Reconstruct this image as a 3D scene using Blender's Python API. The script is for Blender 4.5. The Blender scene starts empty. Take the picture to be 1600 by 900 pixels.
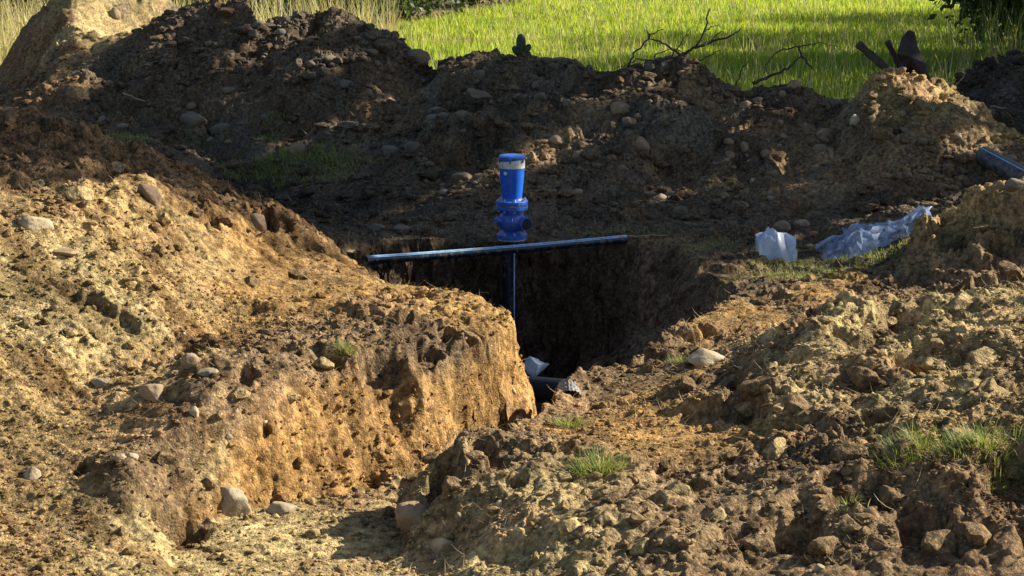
import bpy, math, random
import numpy as np
from mathutils import Vector, Matrix
R = math.radians
rng = np.random.default_rng(7)
random.seed(7)
C = bpy.context.scene.collection
SC = bpy.context.scene

# ------------------------------------------------------------------ camera, sky, sun, exposure
CAM_H, PITCH, FPX = 3.0, R(11.5), 800.0 / math.tan(R(15.0))
cam = bpy.data.cameras.new('camera'); camo = bpy.data.objects.new('camera', cam); C.objects.link(camo)
camo.location = (0, 0, CAM_H); camo.rotation_euler = (R(90) - PITCH, 0, 0)
cam.sensor_width = 36; cam.lens = 18 / math.tan(R(15.0)); cam.clip_end = 2000; cam.clip_start = 0.1
SC.camera = camo
SUN_EL, SUN_AZ = 31.0, 74.0            # azimuth measured from +Y towards +X
world = bpy.data.worlds.new('World'); SC.world = world; world.use_nodes = True
wn = world.node_tree.nodes; sky = wn.new('ShaderNodeTexSky'); sky.sky_type = 'NISHITA'; sky.sun_disc = False
sky.sun_elevation = R(SUN_EL); sky.sun_rotation = R(SUN_AZ)
world.node_tree.links.new(sky.outputs[0], wn['Background'].inputs[0]); wn['Background'].inputs[1].default_value = 0.065
sl = bpy.data.lights.new('sun', 'SUN'); sl.energy = 5.0; sl.angle = R(0.5); sl.color = (1.0, 0.93, 0.79)
so = bpy.data.objects.new('sun', sl); C.objects.link(so)
SD = Vector((math.cos(R(SUN_EL)) * math.sin(R(SUN_AZ)), math.cos(R(SUN_EL)) * math.cos(R(SUN_AZ)), math.sin(R(SUN_EL))))
so.rotation_euler = SD.to_track_quat('Z', 'Y').to_euler(); so.location = SD * 40
SC.view_settings.view_transform = 'Standard'; SC.view_settings.look = 'None'
SC.view_settings.exposure = 1.15; SC.view_settings.gamma = 1.0
SC.cycles.max_bounces = 6; SC.cycles.transparent_max_bounces = 8

# ------------------------------------------------------------------ pixel -> world helpers (1600x900 photograph)
def ray(u, v):
    a = (u - 800) / FPX; b = (450 - v) / FPX
    return np.array([a, math.cos(PITCH) + b * math.sin(PITCH), -math.sin(PITCH) + b * math.cos(PITCH)])
def PY(u, v, Y):
    r = ray(u, v); t = Y / r[1]; return (r[0] * t, Y, CAM_H + r[2] * t)
def PZ(u, v, z):
    r = ray(u, v); t = (z - CAM_H) / r[2]; return (r[0] * t, r[1] * t, z)

# ------------------------------------------------------------------ noise
def _h(ix, iy, iz, s):
    n = (ix.astype(np.uint32) * np.uint32(374761393) + iy.astype(np.uint32) * np.uint32(668265263)
         + iz.astype(np.uint32) * np.uint32(2147483647) + np.uint32((s * 974634777 + 12345) & 0xffffffff))
    n = (n ^ (n >> np.uint32(13))) * np.uint32(1274126177); n = n ^ (n >> np.uint32(16))
    n = n * np.uint32(2246822519); return n ^ (n >> np.uint32(15))
def _hf(ix, iy, iz, s): return _h(ix, iy, iz, s).astype(np.float32) / np.float32(4294967295.0)
def noise3(x, y, z, s=0):
    x = np.asarray(x, np.float32); y = np.asarray(y, np.float32); z = np.asarray(z, np.float32)
    x, y, z = np.broadcast_arrays(x, y, z)
    ix = np.floor(x).astype(np.int32); iy = np.floor(y).astype(np.int32); iz = np.floor(z).astype(np.int32)
    fx = x - ix; fy = y - iy; fz = z - iz
    ux = fx * fx * (3 - 2 * fx); uy = fy * fy * (3 - 2 * fy); uz = fz * fz * (3 - 2 * fz)
    def g(a, b, c):
        h = _h(ix + a, iy + b, iz + c, s)
        gx = (h & np.uint32(1023)).astype(np.float32) / 511.5 - 1
        gy = ((h >> np.uint32(10)) & np.uint32(1023)).astype(np.float32) / 511.5 - 1
        gz = ((h >> np.uint32(20)) & np.uint32(1023)).astype(np.float32) / 511.5 - 1
        return gx * (fx - a) + gy * (fy - b) + gz * (fz - c)
    def l(a, b, t): return a + (b - a) * t
    return l(l(l(g(0,0,0), g(1,0,0), ux), l(g(0,1,0), g(1,1,0), ux), uy),
             l(l(g(0,0,1), g(1,0,1), ux), l(g(0,1,1), g(1,1,1), ux), uy), uz) * 1.3
def fbm(x, y, z, s=0, o=4, gain=0.5):
    r = 0; a = 1.0
    for i in range(o):
        r = r + a * noise3(x * 2**i, y * 2**i, z * 2**i, s + i * 17); a *= gain
    return r
def worley2(x, y, s=0):
    """distance to nearest jittered cell point, second nearest, random id"""
    x = np.asarray(x, np.float32); y = np.asarray(y, np.float32)
    ix = np.floor(x).astype(np.int32); iy = np.floor(y).astype(np.int32)
    d1 = np.full(x.shape, 9.0, np.float32); d2 = d1.copy(); idv = np.zeros(x.shape, np.float32); zz = np.zeros_like(ix)
    for a in (-1, 0, 1):
        for b in (-1, 0, 1):
            cx = ix + a; cy = iy + b
            px = cx + _hf(cx, cy, zz, s); py = cy + _hf(cx, cy, zz, s + 1)
            d = (px - x)**2 + (py - y)**2
            m = d < d1
            d2 = np.where(m, d1, np.minimum(d2, d)); idv = np.where(m, _hf(cx, cy, zz, s + 2), idv); d1 = np.where(m, d, d1)
    return np.sqrt(d1), np.sqrt(d2), idv
def ss(x, a, b):
    t = np.clip((x - a) / (b - a), 0, 1); return t * t * (3 - 2 * t)

# ------------------------------------------------------------------ terrain control points: (point, soil type, roughness)
# soil: t tan, y pale yellow, o orange, b brown, d dark topsoil, k very dark
CP = []
def cp(kind, rough, *pts):
    for p in pts: CP.append((p[0], p[1], p[2], kind, rough))
# left heap: far crest, near crest, faces
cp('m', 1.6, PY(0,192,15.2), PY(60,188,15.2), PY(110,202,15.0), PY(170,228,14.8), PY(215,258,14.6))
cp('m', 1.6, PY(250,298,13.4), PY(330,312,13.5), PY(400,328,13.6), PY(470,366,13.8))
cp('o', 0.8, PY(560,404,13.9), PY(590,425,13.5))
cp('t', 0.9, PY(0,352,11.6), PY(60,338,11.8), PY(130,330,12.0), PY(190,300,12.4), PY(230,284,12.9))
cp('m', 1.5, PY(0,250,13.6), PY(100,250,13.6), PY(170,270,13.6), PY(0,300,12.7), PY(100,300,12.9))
cp('y', 0.6, PY(0,430,11.1), PY(0,500,10.6), PY(100,420,11.3), PY(200,480,10.9), PY(100,530,10.4))
cp('t', 0.7, PY(220,380,12.0), PY(300,400,12.2), PY(300,480,11.4), PY(250,560,10.6), PY(150,600,10.2), PY(0,590,10.0))
cp('o', 0.7, PY(400,400,12.9), PY(400,470,12.0), PY(480,430,12.9), PY(350,530,11.2))
cp('t', 0.8, PY(0,680,9.6), PY(100,690,9.55), PY(200,680,9.6), PY(0,780,9.0), PY(120,790,9.0), PY(0,880,8.5), PY(120,880,8.45))
# block between heap and trench
cp('o', 0.6, PZ(620,470,.45), PZ(720,480,.46), PZ(780,492,.46), PZ(740,462,.42), PZ(650,455,.40), PZ(520,470,.5))
cp('b', 1.1, PZ(520,540,.52), PZ(430,560,.55), PZ(600,510,.5), PZ(700,520,.47), PZ(360,600,.5), PZ(290,660,.36), PZ(460,510,.55))
cp('y', 0.5, PZ(250,830,-.03), PZ(300,860,-.06), PZ(450,850,-.10), PZ(500,830,-.1), PZ(600,880,-.12), PZ(620,800,-.1), PZ(400,810,-.08), PZ(230,890,-.03))
cp('b', 1.5, PZ(230,740,.2), PZ(270,780,.05), PZ(200,710,.3))
# right bank
cp('b', 1.2, PZ(640,765,.10), PZ(665,735,.20), PZ(700,708,.28), PZ(760,688,.30), PZ(745,722,.28), PZ(700,750,.22))
cp('b', 0.45, PZ(835,662,.04), PZ(885,622,.04), PZ(945,600,.06))
cp('b', 0.9, PZ(850,700,.16))
cp('o', 0.4, PZ(1000,650,.12), PZ(1050,620,.1), PZ(1110,680,.16), PZ(980,690,.17), PZ(1150,500,.12), PZ(1120,530,.12), PZ(1060,700,.18), PZ(930,670,.15))
cp('b', 1.0, PZ(1060,530,.12), PZ(1200,468,.1), PZ(1100,560,.13))
cp('y', 0.9, PZ(700,800,.03), PZ(780,790,.14), PZ(850,800,.16), PZ(800,860,.06), PZ(700,860,-.06), PZ(900,890,.08), PZ(950,820,.2))
cp('b', .8, PZ(1000,800,.22), PZ(1100,800,.24), PZ(1000,890,.1), PZ(1200,885,.14), PZ(1400,880,.2), PZ(1590,880,.25))
cp('b', 1.2, PZ(1100,740,.22), PZ(1300,760,.32), PZ(1400,800,.26), PZ(1560,760,.4), PZ(1300,690,.34), PZ(1200,740,.28), PZ(1450,740,.38))
cp('y', .85, PZ(1310,468,.62), PZ(1260,490,.5), PZ(1370,480,.58), PZ(1250,560,.42), PZ(1250,620,.36), PZ(1350,560,.5))
cp('b', 1.1, PZ(1180,560,.28), PZ(1110,620,.16), PZ(1150,640,.22), PZ(1180,600,.27))
cp('y', .85, PZ(1450,470,.56), PZ(1560,460,.6), PZ(1600,480,.62), PZ(1430,600,.5), PZ(1550,600,.56), PZ(1500,530,.58), PZ(1660,560,.6))
cp('b', 1.1, PZ(1410,520,.36), PZ(1415,560,.30), PZ(1500,590,.38), PZ(1350,640,.26), PZ(1540,640,.40))
cp('t', 1.0, PZ(1500,690,.44), PZ(1600,690,.5), PZ(1590,650,.5))
cp('d', 0.7, PZ(1300,425,.05), PZ(1400,430,.06), PZ(1230,450,.08), PZ(1200,400,.0), PZ(1350,400,.02), PZ(1150,395,.0), PZ(1450,455,.12), PZ(1250,445,.06))
cp('o', 0.8, PZ(1300,440,.1), PZ(1240,462,.12))
cp('t', 1.6, PY(1437,350,14.9), PY(1465,338,14.8), PY(1500,332,14.7), PY(1550,325,14.6), PY(1600,305,14.5), PY(1700,295,14.5), PY(1800,295,14.5))
cp('b', 1.7, PY(1500,385,14.5), PY(1570,390,14.3), PY(1440,435,14.5), PY(1500,435,14.1), PY(1600,430,13.9), PY(1700,430,13.8))
cp('d', 0.8, PY(1405,400,15.3), PY(1400,380,15.8), PZ(1500,330,.15), PZ(1590,310,.2), PZ(1450,345,.1))
# flat ground round the pit
cp('d', 0.7, PZ(500,382,0), PZ(430,360,0), PZ(560,370,0), PZ(700,365,0), PZ(900,352,.03), PZ(1000,360,.02), PZ(1100,355,.03), PZ(1300,335,.08), PZ(620,345,.03), PZ(760,345,.04), PZ(1200,345,.06))
cp('k', 0.7, PZ(540,340,.0), PZ(450,320,.0), PZ(380,300,.0), PZ(330,280,.0), PZ(300,270,.05), PZ(640,330,.05))
cp('b', 0.8, PZ(1100,420,.02), PZ(1060,385,.02), PZ(1160,430,.02))
# green strip and ridge toes at the back left
cp('d', 0.5, PY(300,230,20.3), PY(400,250,20.3), PY(500,258,20.0), PY(560,275,19.6), PY(230,215,20.5))
# heap top left
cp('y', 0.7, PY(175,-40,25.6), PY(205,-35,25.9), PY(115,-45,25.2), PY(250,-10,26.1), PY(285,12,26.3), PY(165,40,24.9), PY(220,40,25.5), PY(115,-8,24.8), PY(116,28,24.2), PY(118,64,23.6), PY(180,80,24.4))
cp('m', 0.8, PY(70,20,25.2), PY(35,60,25.2), PY(8,105,25.2), PY(-30,150,25.0), PY(85,57,24.4), PY(60,92,24.4), PY(28,135,24.3), PY(90,98,23.6), PY(60,130,23.5), PY(0,180,22.4), PY(105,125,22.6), PY(-60,190,23.5))  # left half browner: its shade is put into the soil colour
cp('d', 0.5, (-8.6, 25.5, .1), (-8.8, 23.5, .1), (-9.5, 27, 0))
# long dark ridge
cp('d', 1.3, PY(200,90,23.2), PY(240,55,23.4), PY(270,35,23.6), PY(310,18,23.8), PY(360,32,23.6), PY(420,28,23.5), PY(450,22,23.4), PY(500,26,23.2), PY(560,30,23.0), PY(600,50,22.8), PY(640,75,22.5), PY(672,98,22.2))
cp('d', 1.2, PY(180,140,22.4), PY(300,110,22.4), PY(420,110,22.0), PY(540,110,21.8), PY(620,140,21.4), PY(300,170,21.4), PY(450,180,21.2), PY(560,190,20.8), PY(150,190,21.6), PY(400,215,20.8), PY(640,210,20.2))
cp('d', 1.1, PY(600,250,19.7), PY(650,270,19.2))
# middle ridges
cp('d', 1.2, PY(700,118,21.6), PY(735,100,21.6), PY(770,112,21.5), PY(830,114,21.3), PY(880,102,21.1), PY(915,106,21.0), PY(945,140,20.9))
cp('k', 1.0, PY(720,160,20.6), PY(820,160,20.4), PY(760,220,19.6), PY(700,260,19.1))
cp('b', 1.0, PY(850,225,19.2), PY(900,190,19.8), PY(780,250,19.0), PY(800,300,18.3))
cp('d', 1.0, PY(975,112,20.9), PY(1020,98,20.9), PY(1065,94,20.8), PY(1095,116,20.8), PY(1120,145,20.7), PY(1142,166,20.8))
cp('d', 1.0, PY(1000,170,20.0), PY(1080,170,20.0), PY(950,230,19.2), PY(1050,240,19.2), PY(1000,300,18.4), PY(900,290,18.5))
cp('d', 1.1, PY(1172,148,21.2), PY(1210,134,21.2), PY(1250,126,21.1), PY(1290,148,20.9), PY(1330,178,20.5))
cp('b', 1.0, PY(1180,200,20.0), PY(1260,200,19.9), PY(1150,270,18.9), PY(1250,270,18.9), PY(1320,230,19.3), PY(1280,310,18.2))
cp('t', 1.0, PY(1360,138,20.0), PY(1390,118,20.0), PY(1425,114,20.0), PY(1455,122,20.0), PY(1480,148,19.9), PY(1510,180,19.6), PY(1540,212,19.3))
cp('b', 1.0, PY(1400,190,19.3), PY(1470,210,19.0), PY(1380,260,18.6), PY(1460,270,18.3), PY(1570,255,18.9), PY(1620,300,18.3))
cp('d', 1.0, PY(1400,310,17.7), PY(1500,300,17.4), PY(1590,300,17.0))
cp('k', 1.0, PY(1500,118,23.2), PY(1545,100,23.2), PY(1600,82,23.2), PY(1700,60,23.2), PY(1560,160,22), PY(1620,200,21.4), PY(1540,190,20.8), PY(1700,260,20))
cp('b', .7, PY(690,122,22.6), PY(640,172,21.7), PY(590,222,20.9), PY(945,142,21.7), PY(880,192,21.0), PY(800,242,20.1), PY(725,288,19.1))
cp('b', 1.0, PY(1142,166,21.5), PY(1095,230,20.4), PY(1040,292,19.1), PY(1335,172,21.2), PY(1295,232,20.3), PY(1235,292,19.1))
cp('d', 1.2, PY(770,165,19.9), PY(840,145,20.3), PY(1030,148,19.8), PY(985,200,19.1), PY(1225,165,20.1), PY(1180,228,19.1), PY(1400,165,19.2), PY(500,90,21.8), PY(340,90,22.2))
# ground behind the ridges
for u in range(-100, 1800, 90):
    Yb = 27.6 if u < 330 else (25.6 if u < 700 else (23.8 if u < 1450 else 25.6))
    p = PY(u, 100, Yb); cp('d', 0.5, (p[0], Yb, 0.0), (p[0] * 1.1, Yb + 3.5, 0.0), (p[0] * 1.25, Yb + 9, 0.0))
for x, y, z in ((-6,8,.9),(-7,11,1.6),(-8,14,1.7),(-9,18,.4),(-10,23,.2),(-5,6,.3),(0,6,-.1),(3,6,.1),(5,8,.4),(6,11,.7),(7,15,.9),(8,19,.7),(9,23,.7),(-3,4,-.1),
                (-14,8,.3),(-14,20,.2),(14,8,.3),(14,20,.2),(-14,30,0),(14,30,0),(0,-4,0),(-14,-4,0),(14,-4,0),(-14,45,0),(14,45,0),(0,45,0)):
    cp('b', 0.8, (x, y, z))
CP = [(a, b, c, k, r) for a, b, c, k, r in CP]
cx_ = np.array([c[0] for c in CP]); cy_ = np.array([c[1] for c in CP]); cz_ = np.array([c[2] for c in CP])
D = np.hypot(cx_[:, None] - cx_[None], cy_[:, None] - cy_[None])
n = len(CP); A = np.zeros((n + 1, n + 1)); A[:n, :n] = -D + np.eye(n) * 1e-3; A[:n, n] = 1; A[n, :n] = 1
W = np.linalg.solve(A, np.append(cz_, 0))
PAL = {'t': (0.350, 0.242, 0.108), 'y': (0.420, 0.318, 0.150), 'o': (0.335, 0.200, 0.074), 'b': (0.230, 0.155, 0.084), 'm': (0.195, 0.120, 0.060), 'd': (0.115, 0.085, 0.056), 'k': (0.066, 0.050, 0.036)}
ccol = np.array([PAL[c[3]] for c in CP]); crough = np.array([c[4] for c in CP])
# evaluate on a 4 cm raster
RX0, RX1, RY0, RY1, RS = -13.0, 13.0, -3.0, 44.0, 0.05
rx = np.arange(RX0, RX1, RS); ry = np.arange(RY0, RY1, RS)
GX, GY = np.meshgrid(rx, ry); H = np.zeros(GX.shape, np.float32); CW = np.zeros(GX.shape + (4,), np.float32)
wx = GX + 0.25 * fbm(GX * 1.3, GY * 1.3, 0.0, 91, 4); wy = GY + 0.25 * fbm(GX * 1.3, GY * 1.3, 5.0, 77, 4)
for i in range(0, GX.shape[0], 40):
    sl_ = slice(i, i + 40)
    d = np.sqrt((GX[sl_, :, None] - cx_)**2 + (GY[sl_, :, None] - cy_)**2)
    H[sl_] = -(d @ W[:n]) + W[n]
    d = (wx[sl_, :, None] - cx_)**2 + (wy[sl_, :, None] - cy_)**2 + 0.01
    w = d ** -2.0; w /= w.sum(-1, keepdims=True)
    CW[sl_, :, :3] = w @ ccol; CW[sl_, :, 3] = w @ crough
def samp(arr, x, y):
    fx = np.clip((x - RX0) / RS, 0, len(rx) - 1.001); fy = np.clip((y - RY0) / RS, 0, len(ry) - 1.001)
    ix = fx.astype(int); iy = fy.astype(int); fx = fx - ix; fy = fy - iy
    if arr.ndim == 3: fx = fx[..., None]; fy = fy[..., None]
    return (arr[iy, ix] * (1 - fx) + arr[iy, ix + 1] * fx) * (1 - fy) + (arr[iy + 1, ix] * (1 - fx) + arr[iy + 1, ix + 1] * fx) * fy

# ------------------------------------------------------------------ the trench outline (world metres)
def xy(p): return (p[0], p[1])
TRENCH = [xy(p) for p in (PZ(255,770,0.0), PZ(290,690,.3), PZ(370,605,.5), PZ(520,560,.5), PZ(640,548,.48), PZ(725,528,.46), PZ(800,506,.45), PZ(815,496,.44))] + \
         [(-.22, 12.3), (-.75, 12.95), (-1.25, 13.7), (-1.75, 14.7), (-1.9, 15.6), (-1.2, 16.45), (-.3, 16.72), (.5, 16.8)] + \
         [xy(p) for p in (PZ(1000,380,0), PZ(1060,394,0), PZ(1105,422,0), PZ(1150,455,.05), PZ(1115,490,.1), PZ(1062,522,.1), PZ(1030,552,.1),
                          PZ(950,592,.06), PZ(888,615,.04), PZ(832,655,.06), PZ(785,680,.2), PZ(700,697,.26), PZ(645,735,.18), PZ(615,775,.0), PZ(640,850,-.1), PZ(600,960,-.1), PZ(250,960,-.1), PZ(240,850,-.02))]
TR = np.array(TRENCH)
def sdf(x, y, P):
    d = np.full(x.shape, 1e9); inside = np.zeros(x.shape, bool); m = len(P)
    for i in range(m):
        ax, ay = P[i]; bx, by = P[(i + 1) % m]; ex, ey = bx - ax, by - ay
        t = np.clip(((x - ax) * ex + (y - ay) * ey) / (ex * ex + ey * ey), 0, 1)
        d = np.minimum(d, np.hypot(x - ax - t * ex, y - ay - t * ey))
        c = ((ay > y) != (by > y)); inside ^= c & (x < (bx - ax) * (y - ay) / (by - ay + 1e-12) + ax)
    return np.where(inside, d, -d)          # positive inside

HOLES = [(p[0], p[1], r_, d_) for p, r_, d_ in [(PZ(285,702,.35),.12,.24), (PZ(520,555,.5),.08,.18), (PZ(700,522,.46),.10,.24), (PZ(730,560,.4),.06,.16), (PZ(1430,575,.45),.11,.30), (PZ(1490,600,.5),.09,.26), (PZ(1250,838,.2),.14,.22),
  (PZ(1165,650,.2),.10,.16), (PY(1500,385,14.5),.15,.28), (PY(1560,400,14.2),.10,.2), (PZ(700,728,.24),.11,.24), (PZ(755,706,.28),.08,.18), (PZ(812,775,.15),.05,.13), (PZ(1370,665,.4),.10,.22), (PZ(1240,570,.4),.10,.18), (PZ(1560,760,.4),.10,.2),
  (PZ(1440,850,.2),.12,.2), (PZ(1340,610,.45),.08,.2), (PZ(460,405,.62),.09,.2), (PZ(1080,770,.22),.07,.14), (PZ(380,590,.5),.07,.14), (PZ(130,700,.3),.06,.12)]]
def terrain(x, y):
    """displaced points, colours, for flat arrays x,y"""
    near = (x > -9) & (x < 9) & (y > 6.5) & (y < 28)
    h = samp(H, x, y).astype(np.float64); cw = samp(CW, x, y); col = cw[..., :3].copy(); rough = cw[..., 3].copy()
    out = (np.abs(x) > 12.5) | (y > 43) | (y < -2.5)
    fade = np.clip(np.maximum(np.abs(x) - 9, np.maximum(y - 28, 5.0 - y)) / 4, 0, 1)
    h = h * (1 - fade); rough = rough * (1 - 0.7 * fade)
    h = h + 0.05 * fbm(x * .7, y * .7, 0.0, 3, 3) * rough
    # trench
    wob = 0.13 * fbm(x * 1.7, y * 1.7, h * 2, 31, 4) + 0.035 * fbm(x * 8, y * 8, h * 3, 32, 2)
    m = (x > -3.5) & (x < 4) & (y > 7) & (y < 18.5)
    sd = np.full(x.shape, -9.0); sd[m] = sdf(x[m], y[m], TR); sd = sd + wob * ss(y, 7.5, 9.8)
    floor = np.interp(y, [8, 9.4, 10.2, 11.0, 12.4, 20], [-.11, -.10, -.25, -.62, -1.2, -1.3]) + 0.10 * fbm(x * 1.6, y * 1.6, 2.0, 55, 3)*ss(y,10,12)
    floor = floor + ss(x + .3 * noise3(x * 1.5, y * 1.5, 0, 58), .45, 1.3) * ss(y, 12.8, 13.6) * .72
    floor = np.maximum(floor, -1.25 + .44 * np.exp(-((x - .2)**2 / 1.1 + (y - 14.25)**2 / .22)) + .04 * noise3(x * 5, y * 5, 0, 59))
    slope = np.interp(y, [8, 10.3, 10.9, 13], [1.25, 1.5, 4.0, 4.5])
    slope = slope * (.26 + .74 * ss(x, -1.9, -1.0)) * 1.0
    xr = np.interp(y, [9.2, 9.6, 10.1, 10.6, 11], [-.65, -.55, -.3, -.05, .15]); slope = np.where((x > xr - .28) & (y < 11.2), 6.0, slope)
    slope = slope * (1 - .68 * ss(x, .75, 1.25) * ss(y, 12.2, 13.2))
    inn = sd > 0
    cut = np.maximum(floor, h - sd * slope)
    cut = np.where(h < floor, h, cut)
    depth = np.where(inn, h - cut, 0)
    h = np.where(inn, cut, h)
    wall = inn & (cut > floor + 0.02)
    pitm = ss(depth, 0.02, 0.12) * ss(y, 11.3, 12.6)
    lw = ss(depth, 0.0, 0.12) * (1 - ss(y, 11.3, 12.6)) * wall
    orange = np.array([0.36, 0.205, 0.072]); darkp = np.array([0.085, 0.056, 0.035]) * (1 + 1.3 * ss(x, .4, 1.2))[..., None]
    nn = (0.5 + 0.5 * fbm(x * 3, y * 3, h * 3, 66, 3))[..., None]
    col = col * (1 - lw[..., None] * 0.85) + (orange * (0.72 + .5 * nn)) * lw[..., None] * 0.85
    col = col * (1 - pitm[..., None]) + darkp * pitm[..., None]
    streak = noise3(x * 7 + y * 7, x * 2, h * 1.2, 61); rough = rough * (1 - .62 * lw)
    col = col * (1 + lw * .35 * streak)[..., None]
    for (hx, hy, hr, hd) in HOLES:
        mm_ = (np.abs(x - hx) < hr * 3) & (np.abs(y - hy) < hr * 4)
        if mm_.any():
            xx, yy = x[mm_], y[mm_]; dd = np.hypot((xx - hx), (yy - hy) / 1.25) / hr * (1 + .45 * noise3(xx * 6, yy * 6, 0, 401) + .25 * noise3(xx * 16, yy * 16, 0, 402))
            h[mm_] -= hd * (1 - ss(dd, .45, 1.05))
    # small relief, added along the slope normal
    z = h
    rr = rough
    big = noise3(x * 1.1, y * 1.1, 7.0, 201)
    # rills running down the left heap
    lh = ss(-x, 0.6, 1.8) * (1 - ss(y, 13.5, 14.5)) * near
    cs, sn = math.cos(R(-42)), math.sin(R(-42)); ra = x * cs + y * sn; rb = -x * sn + y * cs
    z = z + lh * (0.022 * noise3(ra * 1.4, rb * 9, 0.0, 301) + 0.012 * noise3(ra * 3.0, rb * 22, 1.0, 302))
    wxx = x + 0.05 * noise3(x * 5, y * 5, h * 5, 11); wyy = y + 0.05 * noise3(x * 5, y * 5, h * 5, 12)
    flo = ss(-x, -.2, .8) * ss(x, -2.9, -2.2) * (1 - ss(y, 9.2, 9.9))
    rr = rr * (1 - .6 * flo); back = ss(y, 17.6, 18.6) * near
    rr = rr * (1 - .3 * lh)
    amp = np.clip(rr + big * .9, 0.15, 2.6)
    d1, d2, i1 = worley2(wxx * 2.6, wyy * 2.6, 41)
    cl = np.sqrt(np.clip(1 - (d1 / .62)**2, 0, 1)) * i1**1.3
    e1, e2, ie = worley2(wxx * 1.15 + 7, wyy * 1.15, 47)
    z = z + back * rr * (.17 * np.sqrt(np.clip(1 - (e1 / .66)**2, 0, 1)) * ie**1.4 - .115 + .07 * (1 - 2 * np.abs(noise3(wxx * 1.6, wyy * 1.6, 3.0, 48))))
    z = z + near * amp**1.4 * (0.050 * cl - 0.014)
    d1, d2, i2 = worley2(wxx * 6.3 + 3, wyy * 6.3, 42)
    c2 = np.sqrt(np.clip(1 - (d1 / .6)**2, 0, 1)) * i2
    z = z + near * amp * 0.026 * c2
    d1, d2, i3 = worley2(wxx * 15, wyy * 15 + 4, 43)
    c3 = np.sqrt(np.clip(1 - (d1 / .6)**2, 0, 1)) * i3
    z = z + near * np.clip(amp, .35, 2) * 0.017 * c3
    d1, d2, i4 = worley2(x * 34, y * 34 + 9, 44)
    c4 = np.sqrt(np.clip(1 - (d1 / .6)**2, 0, 1)) * i4
    z = z + near * np.clip(amp, .4, 1.6) * 0.010 * c4
    z = z + amp * 0.055 * fbm(x * 3.2, y * 3.2, h * 3.2, 21, 5, 0.58)
    rid = 1 - 2 * np.abs(noise3(wxx * 4.2, wyy * 4.2, h * 3, 141)); rid2 = 1 - 2 * np.abs(noise3(wxx * 10, wyy * 10, h * 8, 142))
    z = z + near * amp * (.020 * rid + .012 * rid2) + near * np.clip(amp, .6, 1.6) * .009 * noise3(x * 42, y * 42, h * 42, 143)
    z = z + lw * .03 * streak
    # cavities between clods in the rugged parts
    cs_ = np.where(x > .6, 2.0, 2.7); cav = noise3(x * cs_, y * cs_, h, 71) + .5 * noise3(x * 6.5, y * 6.5, h, 72)
    blk = np.maximum(ss(x, .7, 1.3), ss(-x, .0, .3) * ss(y, 9.9, 10.4)) * (y < 15.5) * (y > 7)
    z = z - near * ss(cav, 0.24 - .08 * blk, 0.46 - .10 * blk) * (0.15 + .05 * blk) * np.clip(amp - .45, 0, 1.3)
    # lateral push, so steep faces get relief as well
    q = 1.0 * near * (0.45 + ss(depth, 0.02, .2) * 1.0) * (1 - .5 * lw)
    dx = q * (0.035 * fbm(x * 5, y * 5, h * 7, 81, 3) + 0.03 * fbm(x * 14, y * 14, h * 16, 82, 2))
    dy = q * (0.035 * fbm(x * 5, y * 5, h * 7, 83, 3) + 0.03 * fbm(x * 14, y * 14, h * 16, 84, 2))
    # colour of clods
    cv = (0.72 + 0.42 * i2 + 0.20 * (i3 - .5) + 0.35 * fbm(x * 1.7, y * 1.7, h, 88, 4))[..., None]
    dk = ss(fbm(x * 2.3, y * 2.3, h * 2, 99, 4), .08, .5)[..., None] * np.clip(rr * (1 - .4 * lh), 0, 1.2)[..., None] * .5
    col = np.clip(col * cv, 0.01, 0.8) * (1 - dk) + np.array([0.085, 0.055, 0.034]) * dk
    rd = ss(fbm(x * 1.9 + 9, y * 1.9, h * 2, 111, 4), .1, .5)[..., None] * .5
    lum = col.mean(-1, keepdims=True)
    col = col * (1 - rd) + rd * lum * np.array([1.55, 0.92, 0.48])
    st = (ss(noise3(ra * 1.1, rb * 5.5, 2.0, 321) + .6 * noise3(ra * 2.5, rb * 16, 4.0, 322), -.05, .5) * lh)[..., None]
    col = col * (1 - st * np.array([.42, .48, .52]))
    fine = (ss(fbm(x * 11, y * 11, h * 11, 131, 3), .12, .5) * near * (y < 18))[..., None]
    col = col * (1 - fine * np.array([.38, .42, .45]))
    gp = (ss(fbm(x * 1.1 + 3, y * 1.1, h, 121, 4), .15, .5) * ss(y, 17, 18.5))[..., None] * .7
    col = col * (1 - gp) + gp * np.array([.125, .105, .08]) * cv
    return x + dx, y + dy, z, col, rr, sd

# ------------------------------------------------------------------ materials
def mat(name):
    m = bpy.data.materials.new(name); m.use_nodes = True; nt = m.node_tree; b = nt.nodes['Principled BSDF']
    b.inputs['Specular IOR Level'].default_value = 0.3
    return m, nt, b
def nd(nt, typ, **kw):
    n_ = nt.nodes.new(typ)
    for k, v in kw.items():
        if k.startswith('i_'): n_.inputs[k[2:].replace('_', ' ')].default_value = v
        else: setattr(n_, k, v)
    return n_
def ramp(nt, stops):
    r = nt.nodes.new('ShaderNodeValToRGB'); e = r.color_ramp.elements
    while len(e) < len(stops): e.new(0.5)
    for el, (p, c) in zip(e, stops): el.position = p; el.color = (*c, 1) if len(c) == 3 else c
    return r
def mixc(nt, a, b, f, mode='MIX'):
    m = nt.nodes.new('ShaderNodeMix'); m.data_type = 'RGBA'; m.blend_type = mode
    for s, v in ((m.inputs[6], a), (m.inputs[7], b), (m.inputs[0], f)):
        if hasattr(v, 'is_output'): nt.links.new(v, s)
        else: s.default_value = v if not isinstance(v, tuple) or len(v) == 4 else (*v, 1)
    return m.outputs[2]

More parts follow.
